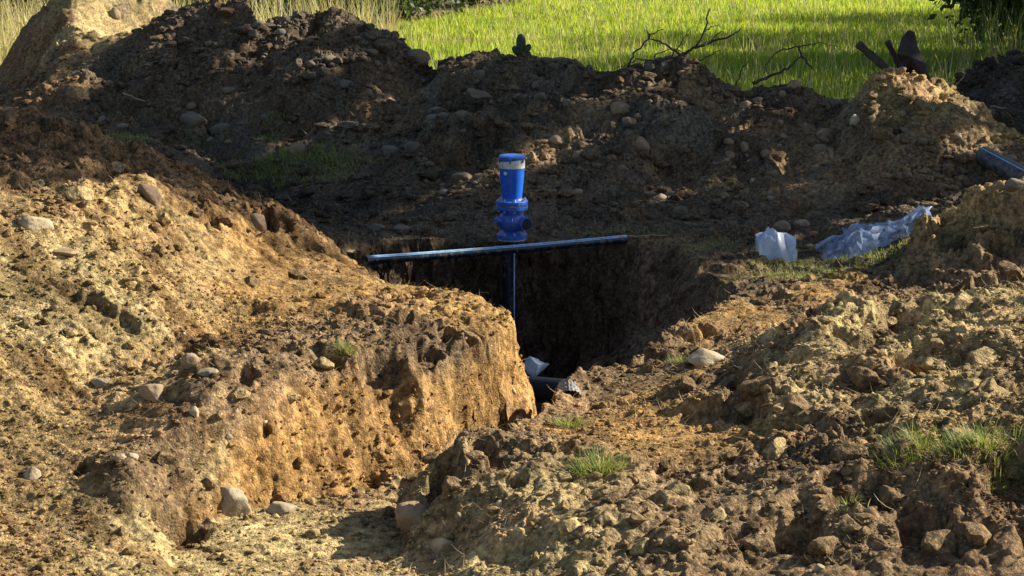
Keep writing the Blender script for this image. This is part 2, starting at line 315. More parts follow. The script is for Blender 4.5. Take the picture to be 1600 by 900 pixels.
def soil_material(name='soil', attr=True, base=(.2, .13, .07)):
    m, nt, b = mat(name); L = nt.links.new
    geo = nd(nt, 'ShaderNodeNewGeometry'); pos = geo.outputs['Position']
    if attr:
        a = nd(nt, 'ShaderNodeAttribute', attribute_name='soil'); c0 = a.outputs['Color']
    else:
        rgb = nd(nt, 'ShaderNodeRGB'); rgb.outputs[0].default_value = (*base, 1); c0 = rgb.outputs[0]
    n1 = nd(nt, 'ShaderNodeTexNoise', i_Scale=26.0, i_Detail=5.0, i_Roughness=.7); L(pos, n1.inputs['Vector'])
    r1 = ramp(nt, [(.32, (.27, .25, .23)), (.49, (.92, .92, .92)), (.66, (1.75, 1.7, 1.5))]); L(n1.outputs[0], r1.inputs[0])
    c = mixc(nt, c0, r1.outputs[0], 1.0, 'MULTIPLY')
    # little stones: pale and dark
    v = nd(nt, 'ShaderNodeTexVoronoi', i_Scale=42.0, i_Randomness=1.0); L(pos, v.inputs['Vector'])
    near_ = nd(nt, 'ShaderNodeMath', operation='LESS_THAN'); L(v.outputs['Distance'], near_.inputs[0]); near_.inputs[1].default_value = .26
    sep = nd(nt, 'ShaderNodeSeparateColor'); L(v.outputs['Color'], sep.inputs[0])
    pick = nd(nt, 'ShaderNodeMath', operation='GREATER_THAN'); L(sep.outputs[0], pick.inputs[0]); pick.inputs[1].default_value = .80
    f = nd(nt, 'ShaderNodeMath', operation='MULTIPLY'); L(near_.outputs[0], f.inputs[0]); L(pick.outputs[0], f.inputs[1])
    stone = mixc(nt, c0, (2.0, 1.95, 1.8, 1), 1.0, 'MULTIPLY')
    stc = mixc(nt, stone, (.30, .29, .26, 1), .35)
    c = mixc(nt, c, stc, f.outputs[0])
    L(c, b.inputs['Base Color']); b.inputs['Roughness'].default_value = .95; b.inputs['Specular IOR Level'].default_value = .12
    n2 = nd(nt, 'ShaderNodeTexNoise', i_Scale=55.0, i_Detail=6.0, i_Roughness=.75); L(pos, n2.inputs['Vector'])
    v2 = nd(nt, 'ShaderNodeTexVoronoi', i_Scale=75.0); L(pos, v2.inputs['Vector'])
    ad = nd(nt, 'ShaderNodeMath', operation='MULTIPLY_ADD'); L(v2.outputs['Distance'], ad.inputs[0]); ad.inputs[1].default_value = -.5; L(n2.outputs[0], ad.inputs[2])
    bp = nd(nt, 'ShaderNodeBump', i_Strength=.9, i_Distance=.016); L(ad.outputs[0], bp.inputs['Height']); L(bp.outputs[0], b.inputs['Normal'])
    return m
M_SOIL = soil_material()

def stone_material(name, c1, c2, rough=.8):
    m, nt, b = mat(name); L = nt.links.new
    tc = nd(nt, 'ShaderNodeNewGeometry'); oi = nd(nt, 'ShaderNodeObjectInfo')
    n1 = nd(nt, 'ShaderNodeTexNoise', i_Scale=14.0, i_Detail=6.0, i_Roughness=.7); L(tc.outputs['Position'], n1.inputs['Vector'])
    r = ramp(nt, [(.32, c1), (.68, c2)]); L(n1.outputs[0], r.inputs[0])
    rr = ramp(nt, [(0, (.72, .70, .68)), (1, (1.2, 1.15, 1.05))]); L(oi.outputs['Random'], rr.inputs[0])
    c = mixc(nt, r.outputs[0], rr.outputs[0], 1.0, 'MULTIPLY')
    n3 = nd(nt, 'ShaderNodeTexNoise', i_Scale=5.0, i_Detail=4.0); L(tc.outputs['Position'], n3.inputs['Vector'])
    r3 = ramp(nt, [(.44, (0, 0, 0)), (.60, (1, 1, 1))]); L(n3.outputs[0], r3.inputs[0])
    mm = nd(nt, 'ShaderNodeMath', operation='MULTIPLY'); L(r3.outputs[0], mm.inputs[0]); mm.inputs[1].default_value = .8
    c = mixc(nt, c, (.20, .14, .08, 1), mm.outputs[0])
    L(c, b.inputs['Base Color']); b.inputs['Roughness'].default_value = rough
    bp = nd(nt, 'ShaderNodeBump', i_Strength=.5, i_Distance=.01); n2 = nd(nt, 'ShaderNodeTexNoise', i_Scale=60.0, i_Detail=5.0); L(tc.outputs['Position'], n2.inputs['Vector'])
    L(n2.outputs[0], bp.inputs['Height']); L(bp.outputs[0], b.inputs['Normal'])
    return m
M_PALE = stone_material('pale_stone', (.29, .235, .15), (.50, .43, .30))
M_GREY = stone_material('grey_stone', (.085, .076, .064), (.175, .158, .13))
M_TANS = stone_material('tan_stone', (.19, .13, .08), (.36, .26, .165))
def leaf_material(name, cols, trans=.45, rough=.5):
    m, nt, b = mat(name); L = nt.links.new
    geo = nd(nt, 'ShaderNodeNewGeometry')
    n1 = nd(nt, 'ShaderNodeTexNoise', i_Scale=1.1, i_Detail=3.0); L(geo.outputs['Position'], n1.inputs['Vector'])
    add = nd(nt, 'ShaderNodeMath', operation='MULTIPLY_ADD'); L(geo.outputs['Random Per Island'], add.inputs[0]); add.inputs[1].default_value = .45
    sub = nd(nt, 'ShaderNodeMath', operation='SUBTRACT'); L(n1.outputs[0], sub.inputs[0]); sub.inputs[1].default_value = .22
    L(sub.outputs[0], add.inputs[2])
    r = ramp(nt, [(i / (len(cols) - 1), c) for i, c in enumerate(cols)]); L(add.outputs[0], r.inputs[0])
    L(r.outputs[0], b.inputs['Base Color']); b.inputs['Roughness'].default_value = rough
    tr = nd(nt, 'ShaderNodeBsdfTranslucent'); c2 = mixc(nt, r.outputs[0], (1.5, 1.5, .7, 1), 1.0, 'MULTIPLY'); L(c2, tr.inputs[0])
    mx = nd(nt, 'ShaderNodeMixShader'); mx.inputs[0].default_value = trans
    L(b.outputs[0], mx.inputs[1]); L(tr.outputs[0], mx.inputs[2]); L(mx.outputs[0], nt.nodes['Material Output'].inputs[0])
    return m
def simple(name, c, rough=.5, metal=0, spec=.5, var=.25, scale=12.0, bump=0.0, dirt=0.0):
    m, nt, b = mat(name); L = nt.links.new
    geo = nd(nt, 'ShaderNodeNewGeometry'); n1 = nd(nt, 'ShaderNodeTexNoise', i_Scale=scale, i_Detail=5.0, i_Roughness=.65); L(geo.outputs['Position'], n1.inputs['Vector'])
    lo = tuple(max(0, k * (1 - var)) for k in c); hi = tuple(min(1, k * (1 + var)) for k in c)
    r = ramp(nt, [(.3, lo), (.7, hi)]); L(n1.outputs[0], r.inputs[0]); c = r.outputs[0]
    if dirt:
        nn = nd(nt, 'ShaderNodeTexNoise', i_Scale=17.0, i_Detail=7.0, i_Roughness=.75); L(geo.outputs['Position'], nn.inputs['Vector'])
        rd = ramp(nt, [(.60 - dirt * .25, (0, 0, 0)), (.72 - dirt * .15, (1, 1, 1))]); L(nn.outputs[0], rd.inputs[0])
        mm = nd(nt, 'ShaderNodeMath', operation='MULTIPLY'); L(rd.outputs[0], mm.inputs[0]); mm.inputs[1].default_value = .8
        c = mixc(nt, c, (.21, .145, .08, 1), mm.outputs[0])
        rf = nd(nt, 'ShaderNodeMath', operation='MULTIPLY_ADD'); L(mm.outputs[0], rf.inputs[0]); rf.inputs[1].default_value = .5; rf.inputs[2].default_value = rough; L(rf.outputs[0], b.inputs['Roughness'])
    L(c, b.inputs['Base Color'])
    b.inputs['Roughness'].default_value = rough; b.inputs['Metallic'].default_value = metal; b.inputs['Specular IOR Level'].default_value = spec
    if bump:
        bp = nd(nt, 'ShaderNodeBump', i_Strength=.6, i_Distance=bump); L(n1.outputs[0], bp.inputs['Height']); L(bp.outputs[0], b.inputs['Normal'])
    return m

# ------------------------------------------------------------------ mesh helpers
def mesh_np(name, V, F, material=None, smooth=True, parent=None):
    """F: (n,k) array of equal-sized faces or list of such arrays"""
    me = bpy.data.meshes.new(name); V = np.ascontiguousarray(V, np.float32)
    Fs = F if isinstance(F, list) else [F]
    Fs = [np.asarray(f, np.int32) for f in Fs if len(f)]
    me.vertices.add(len(V)); me.vertices.foreach_set('co', V.ravel())
    nl = sum(f.size for f in Fs); me.loops.add(nl); me.loops.foreach_set('vertex_index', np.concatenate([f.ravel() for f in Fs]))
    tot = np.concatenate([np.full(len(f), f.shape[1], np.int32) for f in Fs]); st = np.concatenate([[0], np.cumsum(tot)[:-1]]).astype(np.int32)
    me.polygons.add(len(tot)); me.polygons.foreach_set('loop_start', st); me.polygons.foreach_set('loop_total', tot)
    me.polygons.foreach_set('use_smooth', np.full(len(tot), smooth)); me.update(calc_edges=True)
    if material: me.materials.append(material)
    o = bpy.data.objects.new(name, me); C.objects.link(o)
    if parent: o.parent = parent
    return o
def tag(o, label=None, cat=None, group=None, kind=None):
    for k, v in (('label', label), ('category', cat), ('group', group), ('kind', kind)):
        if v: o[k] = v
    return o
def empty(name, loc, label, cat, group=None, rz=0):
    o = bpy.data.objects.new(name, None); C.objects.link(o); o.location = loc; o.rotation_euler = (0, 0, rz); o.empty_display_size = .1
    return tag(o, label, cat, group)

# ------------------------------------------------------------------ build the ground sheet and heaps as one continuous surface, split by heap
def spaced(segs):
    out = [segs[0][0]]
    for a, b, s in segs:
        k = max(1, int(round((b - a) / s))); out += list(a + (b - a) * (np.arange(1, k + 1) / k))
    return np.array(out)
def geo_out(start, end, first, q=1.3):
    r = [start]; s = first
    while r[-1] < end: r.append(r[-1] + s); s *= q
    return r[1:]
xs_f = spaced([(-7.6, -4.6, .024), (-4.6, -2.7, .013), (-2.7, 2.8, .0085), (2.8, 4.8, .012), (4.8, 7.6, .024)])
xs = np.concatenate([-np.array(geo_out(7.6, 320, .05))[::-1], xs_f, np.array(geo_out(7.6, 320, .05))])
ys_f = spaced([(7.7, 11.2, .0088), (11.2, 14, .012), (14, 18.6, .016), (18.6, 26, .021)])
ys = np.concatenate([7.7 - (np.array(geo_out(0, 60, .04))[::-1]), ys_f, np.array(geo_out(26, 600, .05))])
NX, NY = len(xs), len(ys)
X, Y = np.meshgrid(xs, ys); X = X.ravel(); Y = Y.ravel()
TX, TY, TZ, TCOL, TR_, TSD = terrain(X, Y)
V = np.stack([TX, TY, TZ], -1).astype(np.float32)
ZG = TZ.reshape(NY, NX); print('terrain', NX, NY, NX * NY)
idx = np.arange(NX * NY, dtype=np.int32).reshape(NY, NX)
quads = np.stack([idx[:-1, :-1], idx[:-1, 1:], idx[1:, 1:], idx[1:, :-1]], -1).reshape(-1, 4)
fn = np.cross(V[quads[:, 2]] - V[quads[:, 0]], V[quads[:, 3]] - V[quads[:, 1]])
VN = np.zeros_like(V)
for k in range(4):
    for c in range(3): VN[:, c] += np.bincount(quads[:, k], weights=fn[:, c], minlength=len(V))
VN /= np.linalg.norm(VN, axis=1, keepdims=True) + 1e-9
def zat(x, y):
    x = np.atleast_1d(np.asarray(x, float)); y = np.atleast_1d(np.asarray(y, float))
    i = np.clip(np.searchsorted(xs, x) - 1, 0, NX - 2); j = np.clip(np.searchsorted(ys, y) - 1, 0, NY - 2)
    fx = np.clip((x - xs[i]) / (xs[i + 1] - xs[i]), 0, 1); fy = np.clip((y - ys[j]) / (ys[j + 1] - ys[j]), 0, 1)
    return (ZG[j, i] * (1 - fx) + ZG[j, i + 1] * fx) * (1 - fy) + (ZG[j + 1, i] * (1 - fx) + ZG[j + 1, i + 1] * fx) * fy
def nat(x, y):
    i = np.clip(np.searchsorted(xs, x), 0, NX - 1); j = np.clip(np.searchsorted(ys, y), 0, NY - 1); return VN[j * NX + i]
def cat_(x, y):
    i = np.clip(np.searchsorted(xs, x), 0, NX - 1); j = np.clip(np.searchsorted(ys, y), 0, NY - 1); return TCOL[j * NX + i]
def hit(u, v, Y0=7.8, Y1=60):
    r = ray(u, v); Yv = np.arange(Y0, Y1, .01); t = Yv / r[1]; x = r[0] * t; z = CAM_H + r[2] * t
    below = np.nonzero(z < zat(x, Yv))[0]
    k = below[0] if len(below) else len(Yv) - 1
    return np.array([x[k], Yv[k], z[k]])
# heap outlines on the ground (metres)
def poly(*pts): return np.array([xy(p) for p in pts])
HEAPS = [
 ('spoil_heap', 'wide sunlit tan spoil heap filling the left foreground', 'spoil heap',
   poly((-9,7.2),(-9,16.5),PY(0,150,16.4),PY(150,150,16.2),PY(250,150,15.6),PY(330,150,14.7),PY(470,150,14.6),PY(585,150,14.3),PZ(600,440,.42),PZ(520,470,.5),PZ(470,520,.55),PZ(400,560,.52),PZ(310,650,.46),PZ(240,745,.2),PZ(240,850,0),PZ(180,960,0))),
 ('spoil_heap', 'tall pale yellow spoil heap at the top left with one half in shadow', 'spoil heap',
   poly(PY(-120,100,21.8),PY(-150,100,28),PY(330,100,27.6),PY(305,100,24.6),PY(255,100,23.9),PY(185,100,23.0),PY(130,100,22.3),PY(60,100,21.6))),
 ('spoil_heap', 'long dark stony spoil ridge behind the green strip, below the dry reeds', 'spoil heap',
   poly(PY(90,100,20.9),PY(60,100,21.6),PY(130,100,22.3),PY(185,100,23.0),PY(255,100,23.9),PY(305,100,24.6),PY(330,100,26.2),PY(620,100,25.6),PY(700,100,24),PY(690,100,22),PY(660,100,21),PY(640,100,19.9),PY(560,100,20.0),PY(430,100,20.4),PY(230,100,20.8))),
 ('spoil_heap', 'dark spoil heap with grey cobbles just behind and left of the blue valve', 'spoil heap',
   poly(PY(690,100,22),PY(700,100,24),PY(950,100,23.6),PY(950,100,20.9),PY(905,100,19.9),PY(850,100,18.9),PY(790,100,18.2),PY(700,100,18.2),PY(620,100,18.8),PY(640,100,19.9),PY(660,100,21))),
 ('spoil_heap', 'smooth-topped grey spoil heap under the tangled dead branch', 'spoil heap',
   poly(PY(950,100,20.9),PY(950,100,23.6),PY(1145,100,23.6),PY(1140,100,20.7),PY(1110,100,19.2),PY(1060,100,18.0),PY(850,100,17.9),PY(790,100,18.2),PY(850,100,18.9),PY(905,100,19.9))),
 ('spoil_heap', 'low brown spoil heap with scattered cobbles left of the pale crest heap', 'spoil heap',
   poly(PY(1140,100,20.7),PY(1145,100,23.6),PY(1330,100,23.6),PY(1335,100,20.4),PY(1330,100,19.2),PY(1320,100,17.8),PY(1060,100,18.0),PY(1110,100,19.2))),
 ('spoil_heap', 'pointed brown spoil heap with a pale sunlit crest below the rusty scrap sheet', 'spoil heap',
   poly(PY(1335,100,20.4),PY(1330,100,22.6),PY(1480,100,22.0),PY(1540,100,20.4),PY(1650,100,19.4),PY(1780,100,19.0),PY(1780,100,16.9),PY(1480,100,16.9),PY(1320,100,17.8),PY(1330,100,19.2))),
 ('spoil_heap', 'almost black root-filled spoil heap at the far right behind the pale crest heap', 'spoil heap',
   poly(PY(1540,100,20.4),PY(1480,100,22.0),PY(1480,100,25.2),PY(1800,100,25.4),PY(1900,100,20.2),PY(1650,100,19.4))),
 ('spoil_heap', 'golden clotted spoil heap at the right edge beside the crumpled plastic sheet', 'spoil heap',
   poly(PY(1400,100,15.0),PY(1440,100,15.9),PY(1600,100,16.0),PY(1900,100,15.9),PY(1900,100,13.2),PY(1600,100,13.3),PY(1480,100,13.7),PY(1425,100,14.3))),
 ('spoil_heap', 'rugged sunlit heap of broken clods in the right foreground', 'spoil heap',
   poly(PZ(1210,482,.15),PZ(1260,460,.3),PY(1330,100,12.6),PY(1450,100,12.9),PY(1600,100,12.9),PY(1900,100,12.6),(5.2,8.4),PZ(1600,720,.42),PZ(1450,710,.38),PZ(1280,690,.32),PZ(1150,665,.22),PZ(1085,625,.13),PZ(1120,560,.14))),
]
fcx = V[quads].mean(1)[:, :2]
lab = np.zeros(len(quads), np.int32)
region = (np.abs(fcx[:, 0]) < 13) & (fcx[:, 1] > 6.5) & (fcx[:, 1] < 29)
jx = 0.06 * fbm(fcx[region, 0] * 4, fcx[region, 1] * 4, 0.0, 5, 2); rxy = fcx[region]
lr = np.zeros(len(rxy), np.int32)
tq = TSD[quads[:, 0]][region]
for k, hdef in enumerate(HEAPS):
    s = sdf(rxy[:, 0] + jx, rxy[:, 1] + jx, hdef[3]); lr[(s > 0) & (lr == 0) & (tq < 0.0)] = k + 1
lab[region] = lr
def split_mesh(name, fmask):
    f = quads[fmask]; used = np.unique(f); remap = np.full(len(V), -1, np.int32); remap[used] = np.arange(len(used))
    o = mesh_np(name, V[used], remap[f], M_SOIL)
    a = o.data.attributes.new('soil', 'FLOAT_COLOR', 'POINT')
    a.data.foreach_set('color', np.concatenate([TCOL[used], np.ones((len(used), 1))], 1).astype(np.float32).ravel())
    o.data.normals_split_custom_set_from_vertices(VN[used])
    return o
g = split_mesh('ground', lab == 0); tag(g, kind='structure')
for k, (nm, lb, ct, pg) in enumerate(HEAPS):
    if (lab == k + 1).any(): tag(split_mesh(nm, lab == k + 1), lb, ct, 'heaps of dug soil around the trench')
# ------------------------------------------------------------------ generic builders
def tube(pts, rad, seg=8, cap=True):
    """swept tube through points with per-point radius -> V, quads"""
    P = np.array(pts, float); n_ = len(P); rad = np.broadcast_to(np.asarray(rad, float), (n_,))
    T = np.gradient(P, axis=0); T /= np.linalg.norm(T, axis=1, keepdims=True) + 1e-9
    up = np.array([0, 0, 1.0]) if abs(T[0][2]) < .9 else np.array([1.0, 0, 0]); Vv = []
    a = np.arange(seg) / seg * 2 * math.pi
    for i in range(n_):
        s = np.cross(T[i], up); s /= np.linalg.norm(s) + 1e-9; up = np.cross(s, T[i])
        Vv.append(P[i] + rad[i] * (np.cos(a)[:, None] * s + np.sin(a)[:, None] * up))
    Vv = np.concatenate(Vv); i = np.arange(n_ - 1)[:, None] * seg; j = np.arange(seg)[None]
    F = np.stack([i + j, i + (j + 1) % seg, i + seg + (j + 1) % seg, i + seg + j], -1).reshape(-1, 4)
    if cap:
        Vv = np.concatenate([Vv, P[:1], P[-1:]]); a0 = len(Vv) - 2; a1 = a0 + 1; jj = np.arange(seg)
        c0 = np.stack([np.full(seg, a0), (jj + 1) % seg, jj, jj], -1)[:, :3]; b0 = (n_ - 1) * seg
        c1 = np.stack([np.full(seg, a1), b0 + jj, b0 + (jj + 1) % seg], -1)
        return Vv, F, np.concatenate([c0, c1])
    return Vv, F, np.zeros((0, 3), int)
def join(parts):
    Vs, Q, T = [], [], []; o = 0
    for p in parts:
        Vs.append(p[0]);
        if len(p[1]): Q.append(p[1] + o)
        if len(p) > 2 and len(p[2]): T.append(p[2] + o)
        o += len(p[0])
    out = []
    if Q: out.append(np.concatenate(Q))
    if T: out.append(np.concatenate(T))
    return np.concatenate(Vs), out
def lathe(prof, seg=40, centre=(0, 0)):
    """prof: list of (r,z)"""
    P = np.array(prof, float); a = np.arange(seg) / seg * 2 * math.pi
    Vv = np.stack([centre[0] + P[:, None, 0] * np.cos(a), centre[1] + P[:, None, 0] * np.sin(a), np.repeat(P[:, 1:2], seg, 1)], -1).reshape(-1, 3)
    i = np.arange(len(P) - 1)[:, None] * seg; j = np.arange(seg)[None]
    F = np.stack([i + j, i + (j + 1) % seg, i + seg + (j + 1) % seg, i + seg + j], -1).reshape(-1, 4)
    return Vv, F
def part(name, VF, m, parent, smooth=True, sharp=None):
    o = mesh_np(name, VF[0], VF[1] if isinstance(VF[1], list) else ([VF[1]] if len(VF) < 3 else [f for f in VF[1:] if len(f)]), m, smooth, parent)
    if sharp: o.data.set_sharp_from_angle(angle=R(sharp))
    return o

import bmesh
def ico(sub):
    bm = bmesh.new(); bmesh.ops.create_icosphere(bm, subdivisions=sub, radius=1.0); bm.verts.ensure_lookup_table()
    v = np.array([x.co[:] for x in bm.verts]); f = np.array([[w.index for w in t.verts] for t in bm.faces]); bm.free(); return v, f
ICO = {k: ico(k) for k in (1, 2, 3, 4)}
def rock(seed, sub=3, angular=0.5, sc=(1, 1, 1), cuts=9):
    v, f = ICO[sub]; v = v.copy(); r_ = np.random.default_rng(seed)
    v *= (1 + .22 * fbm(v[:, 0] * 1.1 + seed, v[:, 1] * 1.1, v[:, 2] * 1.1, seed, 2))[:, None]
    for _ in range(int(cuts * angular * 2)):
        n_ = r_.normal(size=3); n_ /= np.linalg.norm(n_); d = r_.uniform(.5, .85)
        v -= np.maximum(0, v @ n_ - d)[:, None] * n_ * (.6 + .4 * angular)
    v *= (1 + .05 * fbm(v[:, 0] * 4 + seed, v[:, 1] * 4, v[:, 2] * 4, seed + 3, 3))[:, None]
    v = v * np.array(sc); v /= np.abs(v[:, 0]).max() / sc[0]
    return v, f
ROCKM = {}
def rock_mesh(key, material):
    k = (key, material.name)
    if k not in ROCKM:
        rnd, seed = key; vv, ff = rock(seed, 3, .15 if rnd else .8, (1, .78, .62) if rnd else (1, .8, .7))
        o = mesh_np('cobble', vv, ff, material); ROCKM[k] = o.data; bpy.data.objects.remove(o)
    return ROCKM[k]

# ------------------------------------------------------------------ air valve standing in the trench on its riser pipe
M_BLUE = simple('blue_epoxy', (.020, .115, .52), .3, 0, .5, .35, 40, .003, .35)
M_BLUE2 = simple('bright_blue_plastic', (.018, .125, .60), .25, 0, .5, .12, 10, 0, .15)
M_WHITE = simple('white_label', (.60, .60, .55), .5, 0, .4, .2, 30, 0, .25)
M_STEEL = simple('zinc_bolt', (.42, .45, .50), .35, .8, .5, .2, 50)
M_NAVY = simple('dark_blue_pipe', (.006, .016, .032), .27, 0, .6, .4, 20, 0, .3)
M_STRIPE_SHEEN = simple('light_blue_stripe_sheen', (.30, .50, .72), .3, 0, .5, .3, 25, 0, .35)  # blue pipe marking, brightened to carry a painted highlight too
M_RUBBER = simple('black_rubber', (.015, .015, .017), .6, 0, .3)
VX, VY = 0.0, 16.55; vk = 16.8 / FPX
def vz(v): return PY(800, v, VY)[2]
root = empty('air_valve', (VX, VY, vz(374)), 'blue flanged air valve with white collar standing upright behind the long pipe', 'valve')
Z = lambda v: vz(v) - vz(374)
def prof(lst, th=0): return [(w * vk, Z(v)) for w, v in lst]
part('gate_body', lathe(prof([(13, 364), (13.5, 360), (19, 357), (21.5, 352), (22, 346), (21.5, 340), (18.5, 335), (15, 332), (14.5, 326)])), M_BLUE, root, True, 40)
part('lower_flange', lathe(prof([(0, 372), (23.5, 372), (24, 371.4), (24, 365.6), (23.5, 365), (13, 364)])), M_BLUE, root, True, 35)
part('gasket', lathe(prof([(0, 374), (21.8, 374), (21.8, 372.1), (0, 372.1)])), M_WHITE, root, True, 35)
part('middle_flange', lathe(prof([(14, 327.5), (24.5, 327), (25, 326.4), (25, 321.6), (24.5, 321.2), (15, 320.8)])), M_BLUE, root, True, 35)
part('gasket', lathe(prof([(15, 320.7), (22.6, 320.7), (22.6, 319.4), (15, 319.4)])), M_STEEL, root, True, 35)
part('upper_flange', lathe(prof([(15, 319.3), (24.5, 319), (25, 318.5), (25, 313.5), (24.5, 313), (17, 312.5), (15.5, 309)])), M_BLUE, root, True, 35)
part('cylinder', lathe(prof([(15.5, 310), (16, 303), (17.4, 290), (18.8, 275), (19.4, 262), (19.4, 259)])), M_BLUE2, root, True, 50)
cv_, cf_ = lathe(prof([(19.9, 262), (20.1, 261), (20.1, 253), (19.9, 250), (19.2, 249.6)]))
cv_[:, 2] += cv_[:, 0] * 0.12 * (cv_[:, 2] > Z(257)); part('collar', (cv_, cf_), M_WHITE, root, True, 50)
part('cap', lathe(prof([(18.6, 252), (19, 248.5), (20.6, 248), (21, 246.5), (20.6, 243.8), (18, 242), (12, 241.2), (0, 241)])), M_BLUE, root, True, 35)
for a in np.arange(6) * math.pi / 3 + .4: part('cap_clip', join([tube([(math.cos(a) * 19 * vk, math.sin(a) * 19 * vk, Z(243.5)), (math.cos(a) * 21.5 * vk, math.sin(a) * 21.5 * vk, Z(248)), (math.cos(a) * 21 * vk, math.sin(a) * 21 * vk, Z(253))], .006, 6)]), M_BLUE, root)
d_, df_ = lathe([(0, 0), (.016, 0), (.017, .001), (.017, .004), (0, .004)], 20)
o = part('sticker', (d_, df_), M_WHITE, root); o.rotation_euler = (R(90), 0, R(-28)); o.location = (-9.5 * vk, -16.6 * vk, Z(269)); o.location.x -= .004; o.location.y -= .006
def bolt(a, rr_, z0, z1):
    c = (math.cos(a) * rr_, math.sin(a) * rr_)
    return join([lathe([(0, z0 - .012), (.013, z0 - .012), (.013, z0), (.007, z0), (.007, z1), (.013, z1), (.013, z1 + .012), (.006, z1 + .013), (.006, z1 + .024), (0, z1 + .024)], 6, c)])
for a in np.arange(8) * math.pi / 4 + .2:
    part('bolt', bolt(a, 20.5 * vk, Z(327.5), Z(312.8)), M_STEEL, root, False)
    part('bolt', bolt(a, 19.5 * vk, Z(373), Z(364.8)), M_STEEL, root, False)
# side outlet, its black plug, and the small lever bracket on the left
part('outlet', join([tube([(14 * vk, -.06, Z(347)), (21 * vk, -.11, Z(347))], [.052, .052], 16), tube([(20.5 * vk, -.105, Z(347)), (22.5 * vk, -.12, Z(347))], [.060, .060], 16)]), M_BLUE, root, True, 40)
part('plug', join([tube([(22.4 * vk, -.119, Z(347)), (23.2 * vk, -.126, Z(347))], [.050, .050], 12)]), M_RUBBER, root, True, 40)
part('valve_spindle', join([tube([(-12 * vk, -.05, Z(345)), (-25 * vk, -.09, Z(341))], [.035, .03], 12), tube([(-24 * vk, -.088, Z(341)), (-27 * vk, -.095, Z(341))], [.016, .016], 6)]), M_BLUE, root, True, 40)
for a in np.arange(8) * math.pi / 4: part('rib', join([tube([(math.cos(a) * 21.8 * vk, math.sin(a) * 21.8 * vk, Z(353)), (math.cos(a) * 22.6 * vk, math.sin(a) * 22.6 * vk, Z(346)), (math.cos(a) * 20.5 * vk, math.sin(a) * 20.5 * vk, Z(337))], .006, 6)]), M_BLUE, root)
rz0 = -1.5
part('riser_pipe', join([tube([(-.02, 0, Z(374)), (-.02, 0, rz0)], [.062, .062], 28)]), M_NAVY, root, True, 40)
part('riser_stripe_highlight', join([tube([(.020, -.0475, Z(380)), (.020, -.0475, rz0)], [.0065, .0065], 6)]), M_STRIPE_SHEEN, root)  # pipe marking set where the highlight falls, a painted glint
part('cable', join([tube([(-.10, -.05, Z(376)), (-.105, -.06, Z(430)), (-.095, -.05, rz0)], [.004] * 3, 6)]), M_RUBBER, root)

# ------------------------------------------------------------------ pipes
def pipe(name, a, b, r, label, cat, stripes=(80, 200, 320), open_=True, sag=.0, m=None):
    a = np.array(a, float); b = np.array(b, float); rt = empty(name, tuple(a), label, cat)
    t = np.linspace(0, 1, 24)[:, None]; P = (b - a) * t; P[:, 2] -= sag * 4 * (t * (1 - t))[:, 0]
    wall = .14 * r; seg = 32
    o1 = tube(P, r, seg, False); i1 = tube(P, r - wall, seg, False)
    n_ = len(o1[0]); jj = np.arange(seg); e = n_ - seg
    ring = np.concatenate([np.stack([jj, (jj + 1) % seg, n_ + (jj + 1) % seg, n_ + jj], -1), np.stack([e + jj, n_ + e + jj, n_ + e + (jj + 1) % seg, e + (jj + 1) % seg], -1)])
    mesh_np('pipe_wall', np.concatenate([o1[0], i1[0]]), [np.concatenate([o1[1], i1[1][:, ::-1] + n_, ring])], m or M_NAVY, True, rt).data.set_sharp_from_angle(angle=R(40))
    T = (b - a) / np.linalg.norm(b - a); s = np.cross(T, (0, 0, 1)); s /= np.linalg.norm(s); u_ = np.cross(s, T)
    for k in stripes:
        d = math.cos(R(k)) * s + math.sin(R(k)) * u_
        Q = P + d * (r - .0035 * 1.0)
        mesh_np('stripe_highlight', *join([tube(Q[::1], .0065, 6)]), M_STRIPE_SHEEN, True, rt)
    return rt
pa = PY(573, 406.5, 15.8); pb = PY(978, 373.5, 16.75)
pipe('long_pipe', (pa[0], pa[1], pa[2]), pb, .036, 'long thin dark blue plastic pipe laid across the trench in front of the valve', 'pipe', (48, 72, 96, 240), sag=.01)  # upper three lines bunch into a painted highlight, besides marking the pipe
M_MUDPIPE = simple('muddy_blue_pipe', (.014, .028, .050), .35, 0, .5, .5, 9, 0, .7)
qa = np.array(PY(1536, 243, 18.6)); qb = np.array(PY(1740, 352, 16.8))
pipe('thick_pipe', qa, qb, .095, 'thick muddy dark blue pipe sticking out of the heap at the right edge', 'pipe', (62,), m=M_MUDPIPE)
# dark pipe and its white wrapping down in the trench
M_BAG = simple('black_film', (.012, .012, .016), .6, 0, .3, .3, 8, .01)
qa = np.array(PY(760, 603, 14.6)); qb = np.array(PY(960, 622, 13.9))
pipe('buried_pipe', qa, qb, .11, 'dark pipe lying half hidden at the bottom of the trench', 'pipe', (), m=M_BAG)

